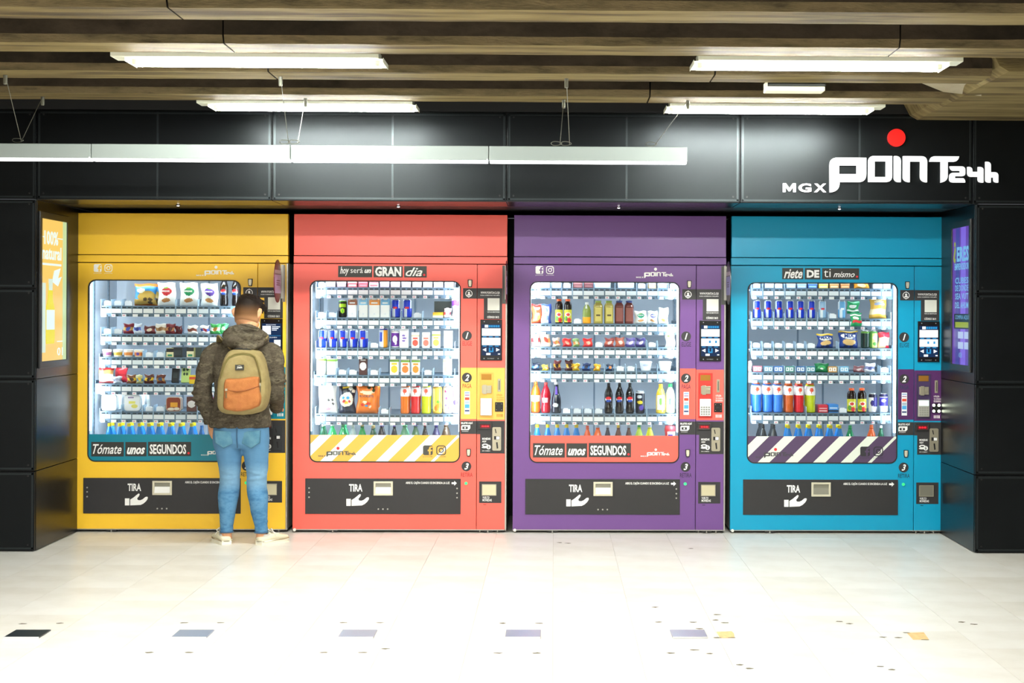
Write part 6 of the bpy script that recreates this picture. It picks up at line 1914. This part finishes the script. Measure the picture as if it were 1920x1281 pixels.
# jacket with hood
k = MB()
k.stack([(-.004, -.0, .785, .204, .142), (-.004, -.0, .83, .205, .145), (-.0, -.0, .93, .186, .138), (.004, 0, 1.05, .18, .136), (.008, 0, 1.17, .192, .138), (.012, 0, 1.25, .21, .132), (.015, 0, 1.315, .19, .112), (.022, 0, 1.375, .125, .09), (.03, 0, 1.43, .085, .078)], 32, p=2.4)
limb(k, [(shL+Vector((.07, 0, -.02)), .06), (shL+Vector((-.002, 0, -.03)), .064), ((shL*.55+elL*.45)+Vector((-.01, -.01, 0)), .062), (elL+Vector((.016, -.005, .03)), .06), (elL+Vector((.022, .0, -.02)), .059), ((elL+wrL)/2+Vector((.01, 0, 0)), .053), (wrL+Vector((.0, -.003, .018)), .041), (wrL+Vector((0, .004, -.004)), .036)], 18)
limb(k, [(shR+Vector((-.07, 0, -.02)), .06), (shR+Vector((.002, 0, -.03)), .064), ((shR*.55+elR*.45)+Vector((.006, -.01, 0)), .062), (elR+Vector((-.012, -.008, .03)), .061), (elR+Vector((-.016, .0, -.03)), .061), ((elR+wrR)/2+Vector((.0, 0, -.01)), .056), (wrR-(wrR-elR).normalized()*.02, .043), (wrR, .038)], 18)
# sleeve gathers
rg = random.Random(11)
for sh, el, wr in ((shL, elL, wrL), (shR, elR, wrR)):
    for t_ in (.35, .55, .75, .9, 1.08, 1.25, 1.45):
        c = sh+(el-sh)*t_ if t_ <= 1 else el+(wr-el)*(t_-1)
        r = .066 if t_ < 1 else .066-.035*(t_-1)
        a0 = rg.uniform(-.8, .8)
        k.tube([c+Vector((cos(t)*r, -abs(sin(t))*r, .02*cos(t+a0)+.006*sin(3*t))) for t in [pi*i/9 for i in range(10)]], [.003, .007, .01, .011, .011, .01, .009, .008, .006, .003], 6)
# lower back creases
for z, a in ((.87, .02), (.83, -.015), (.91, .012)):
    k.tube([(x, -.14+abs(x)*.12, z+a*x*5) for x in [-.17+.034*i for i in range(11)]], [.003]+[.008]*9+[.003], 6)
jkm = fused(k, .0085, 3, wrinkle=.022, wscale=.085)
jkm.materials.append(JACKET)
jacket = put('jacket', jkm, person)
h = MB()
# the hood: thick rolled rim round the neck, sack hanging behind
zr = P(465, 612).z
h.tube([(.045+.082*cos(t), .0+.088*sin(t), zr-.055+.028*(-sin(t))) for t in [2*pi*i/24 for i in range(25)]], [(.03, .042)]*25, 10)
h.ball((.035, -.1, 1.40), (.142, .11, .078), 20)
h.ball((.025, -.15, 1.372), (.12, .085, .062), 18)
h.ball((-.045, -.06, 1.385), (.075, .07, .06), 14)
h.ball((.12, -.055, 1.385), (.075, .07, .062), 14)
hp = lambda px, py, dy: P(px, py, dy)
for pts, r in ((((420, 628), (430, 639), (443, 648), (457, 653), (473, 653), (488, 646), (499, 634)), .02), (((437, 612), (444, 622), (455, 630), (462, 637)), .012), (((452, 618), (463, 630), (478, 634), (492, 628)), .014), (((430, 622), (440, 630), (450, 640)), .012), (((478, 640), (489, 632), (497, 622)), .012), (((448, 608), (466, 611), (484, 616)), .013)):
    h.tube([hp(a, c, -.238+.0026*abs(a-460)) for a, c in pts], [r*.5]+[r]*(len(pts)-2)+[r*.5], 8)
hm_ = fused(h, .007, 2, wrinkle=.022, wscale=.06)
hm_.materials.append(JACKET)
hood = put('hood', hm_, jacket)
q = MB().ball(tuple(P(455, 657, -.215)), (.062, .04, .022), 14)  # dark lump: hood lining, doubling as painted shade between hood and pack
q.build('hood_lining_shade', LINING_SHADE, jacket, smooth=True)
MB().lathe([(.006, 0), (.006, .003), (.003, .004)], 10).build('eyelet', mat('b8b8ae', .3, metal=.8), jacket, tuple(P(453, 617, -.225)))
for wr, d, r in ((wrL, Vector((.05, .1, -.95)), .036), (wrR, (wrR-elR), .038)):
    d = d.normalized()
    k2 = MB().tube([wr-d*.03, wr-d*.012, wr+d*.006], [r+.008, r+.009, r+.006], 16)
    k2.build('cuff', JACKET, jacket, smooth=True)
MB().tube([P(486, 604, .0), P(486.5, 610, -.03), P(484, 618, -.05), P(486, 630, -.03)], .0025, 6).build('earphone_wire', mat('e9e9e4', .4), person)

# backpack, worn, a thing of its own
OLIVE = noise_mix('olive_canvas', ['8a7a50', '9c8c60', '8f7f56'], 9, .85, bump=.3, bscale=300, spec=.15)
OLIVE_D = noise_mix('dark_olive_canvas', ['6a5c36', '786a40'], 9, .85, bump=.3, bscale=300, spec=.15)
ORNG = noise_mix('orange_suede', ['9c5f36', 'b27242', 'a8683e'], 11, .85, bump=.3, bscale=220, spec=.15)
ZIP = mat('6f6a34', .6)
YK = -.135
pack = thing('backpack', 'olive canvas backpack with orange front pocket on the man', 'backpack', (PB.x, PB.y, 0))
def PK(px, py, dy=-.24):
    v = P(px, py, dy)
    return (v.x, v.z)
def closed(pts, k=3):
    n = len(pts)
    out = []
    for i in range(n):
        p0, p1, p2, p3 = pts[i-1], pts[i], pts[(i+1) % n], pts[(i+2) % n]
        for j_ in range(k):
            t = j_/k
            out.append(tuple(.5*(2*p1[q]+(p2[q]-p0[q])*t+(2*p0[q]-5*p1[q]+4*p2[q]-p3[q])*t*t+(3*p1[q]-p0[q]-3*p2[q]+p3[q])*t**3) for q in (0, 1)))
    return out
outl = [PK(a, c) for a, c in ((432, 657), (421, 670), (411, 705), (406, 735), (407, 760), (416, 774), (440, 778), (468, 777.5), (490, 771), (500, 757), (503.5, 730), (500.5, 700), (492, 672), (481, 658), (455, 655))]
bp = MB().puff(closed(outl), YK, .175, rings=((.93, -.05), (1, .1), (1.0, .45), (.975, .68), (.91, .86), (.78, .95), (.5, .985), (.2, 1.0)))
pm_ = fused(bp, .008, 2, wrinkle=.012, wscale=.09)
pm_.materials.append(OLIVE)
put('pack_body', pm_, pack)
fp = [PK(a, c, -.33) for a, c in ((421, 712), (419, 735), (417.5, 757), (420, 768), (440, 772), (465, 769), (484, 762), (488, 752), (487, 738), (485, 720), (484, 707), (466, 708), (440, 711))]
pq = MB().puff(closed(fp), YK-.15, .062, rings=((1, -.6), (1, .2), (.99, .5), (.95, .8), (.8, .94), (.4, 1.0)))
qm = fused(pq, .006, 2, wrinkle=.012, wscale=.06)
qm.materials.append(ORNG)
pocket = put('front_pocket', qm, pack)
ZY = YK-.216
MB().tube([(lambda v: (v.x, ZY+dy_, v.z))(P(a, c, -.34)) for a, c, dy_ in ((422, 729, .02), (430, 732, .008), (445, 734.5, 0), (460, 732.5, 0), (475, 728, .006), (485, 724, .02))], .0045, 6).build('pocket_zip', mat('8a4c1c', .6), pocket, smooth=True)
MB().box(-.005, .005, -.004, .004, -.03, .008).build('zip_pull', mat('6a5230', .6), pocket, tuple((lambda v: (v.x, ZY+.004, v.z))(P(424.5, 738, -.34))), bevel=.002)
MB().box(-.008, .008, -.004, .004, -.008, .008).build('zip_slider', METAL, pocket, tuple((lambda v: (v.x, ZY+.004, v.z))(P(424.5, 731, -.34))), bevel=.002)
# big arched zip with its rain flap
arch = [(411.5, 724), (414, 705), (421, 682), (429, 670), (440, 664.5), (455, 662.5), (469, 664), (478, 669), (483, 680), (487, 698), (489, 716)]
def surf(px, py):
    """front of the pack at a photograph point"""
    v = P(px, py, -.3)
    cx = P(455, 715, -.3)
    r = max(abs(v.x-cx.x)/.172, abs(v.z-cx.z)/.235)
    return (v.x, YK-.175*(1-max(0, r-.35)**2*.62)-.001, v.z)
MB().tube([surf(a, c) for a, c in arch], [(.004, .009)]*len(arch), 8).build('zip_flap', OLIVE_D, pack, smooth=True)
MB().tube([(lambda v: (v[0]*1, v[1]-.004, v[2]-.006))(surf(a, c)) for a, c in arch], .0035, 6).build('main_zip', ZIP, pack, smooth=True)
sx_, sy_, sz_ = surf(487, 722)
MB().box(-.004, .004, -.005, .004, -.05, .0).build('zip_pull', mat('5a5038', .6), pack, (sx_+.004, sy_-.006, sz_), bevel=.002)
MB().box(-.007, .007, -.005, .004, -.008, .012).build('zip_slider', METAL, pack, (sx_+.002, sy_-.006, sz_), bevel=.002)
# label patch
lx_, ly_, lz_ = surf(450, 689)
ly_ = YK-.181
pt_ = MB().box(-.0285, .0285, -.003, .003, -.018, .018).build('label_patch', mat('26261f', .6), pack, (lx_, ly_, lz_), bevel=.001)
q = MB()
q.text('yuam', -.017, .018, -.009, .003, -.0036, 0, bold=.03, shear=.2)
q.tube([(-.014, -.0036, .007), (0, -.0036, .011), (.014, -.0036, .007)], .001, 5)
q.build('lettering', mat('efeee6', .6), pt_)
# straps over the shoulders, haul loop
for s, pts in ((-1, (P(433, 655, -.15), P(424, 645, -.135), P(417, 637, -.105), P(413, 632, -.04), P(411, 640, .06), P(410, 670, .13), P(409, 710, .14))),
               (1, (P(480, 655, -.15), P(490, 645, -.13), P(497, 638, -.10), P(500, 634, -.04), P(500, 642, .06), P(500, 672, .13), P(500, 710, .14)))):
    sp = smoothpath([(p, .02) for p in pts], 4)
    MB().tube([p for p, r in sp], [(.006, .024)]*len(sp), 10, up=(0, .3, 1) if False else None).build('shoulder_strap', OLIVE, pack, smooth=True)
MB().tube([P(446, 655, -.16), P(448, 649, -.185), P(456, 647, -.19), P(463, 650, -.185), P(465, 656, -.16)], .007, 8).build('haul_loop', OLIVE_D, pack, smooth=True)
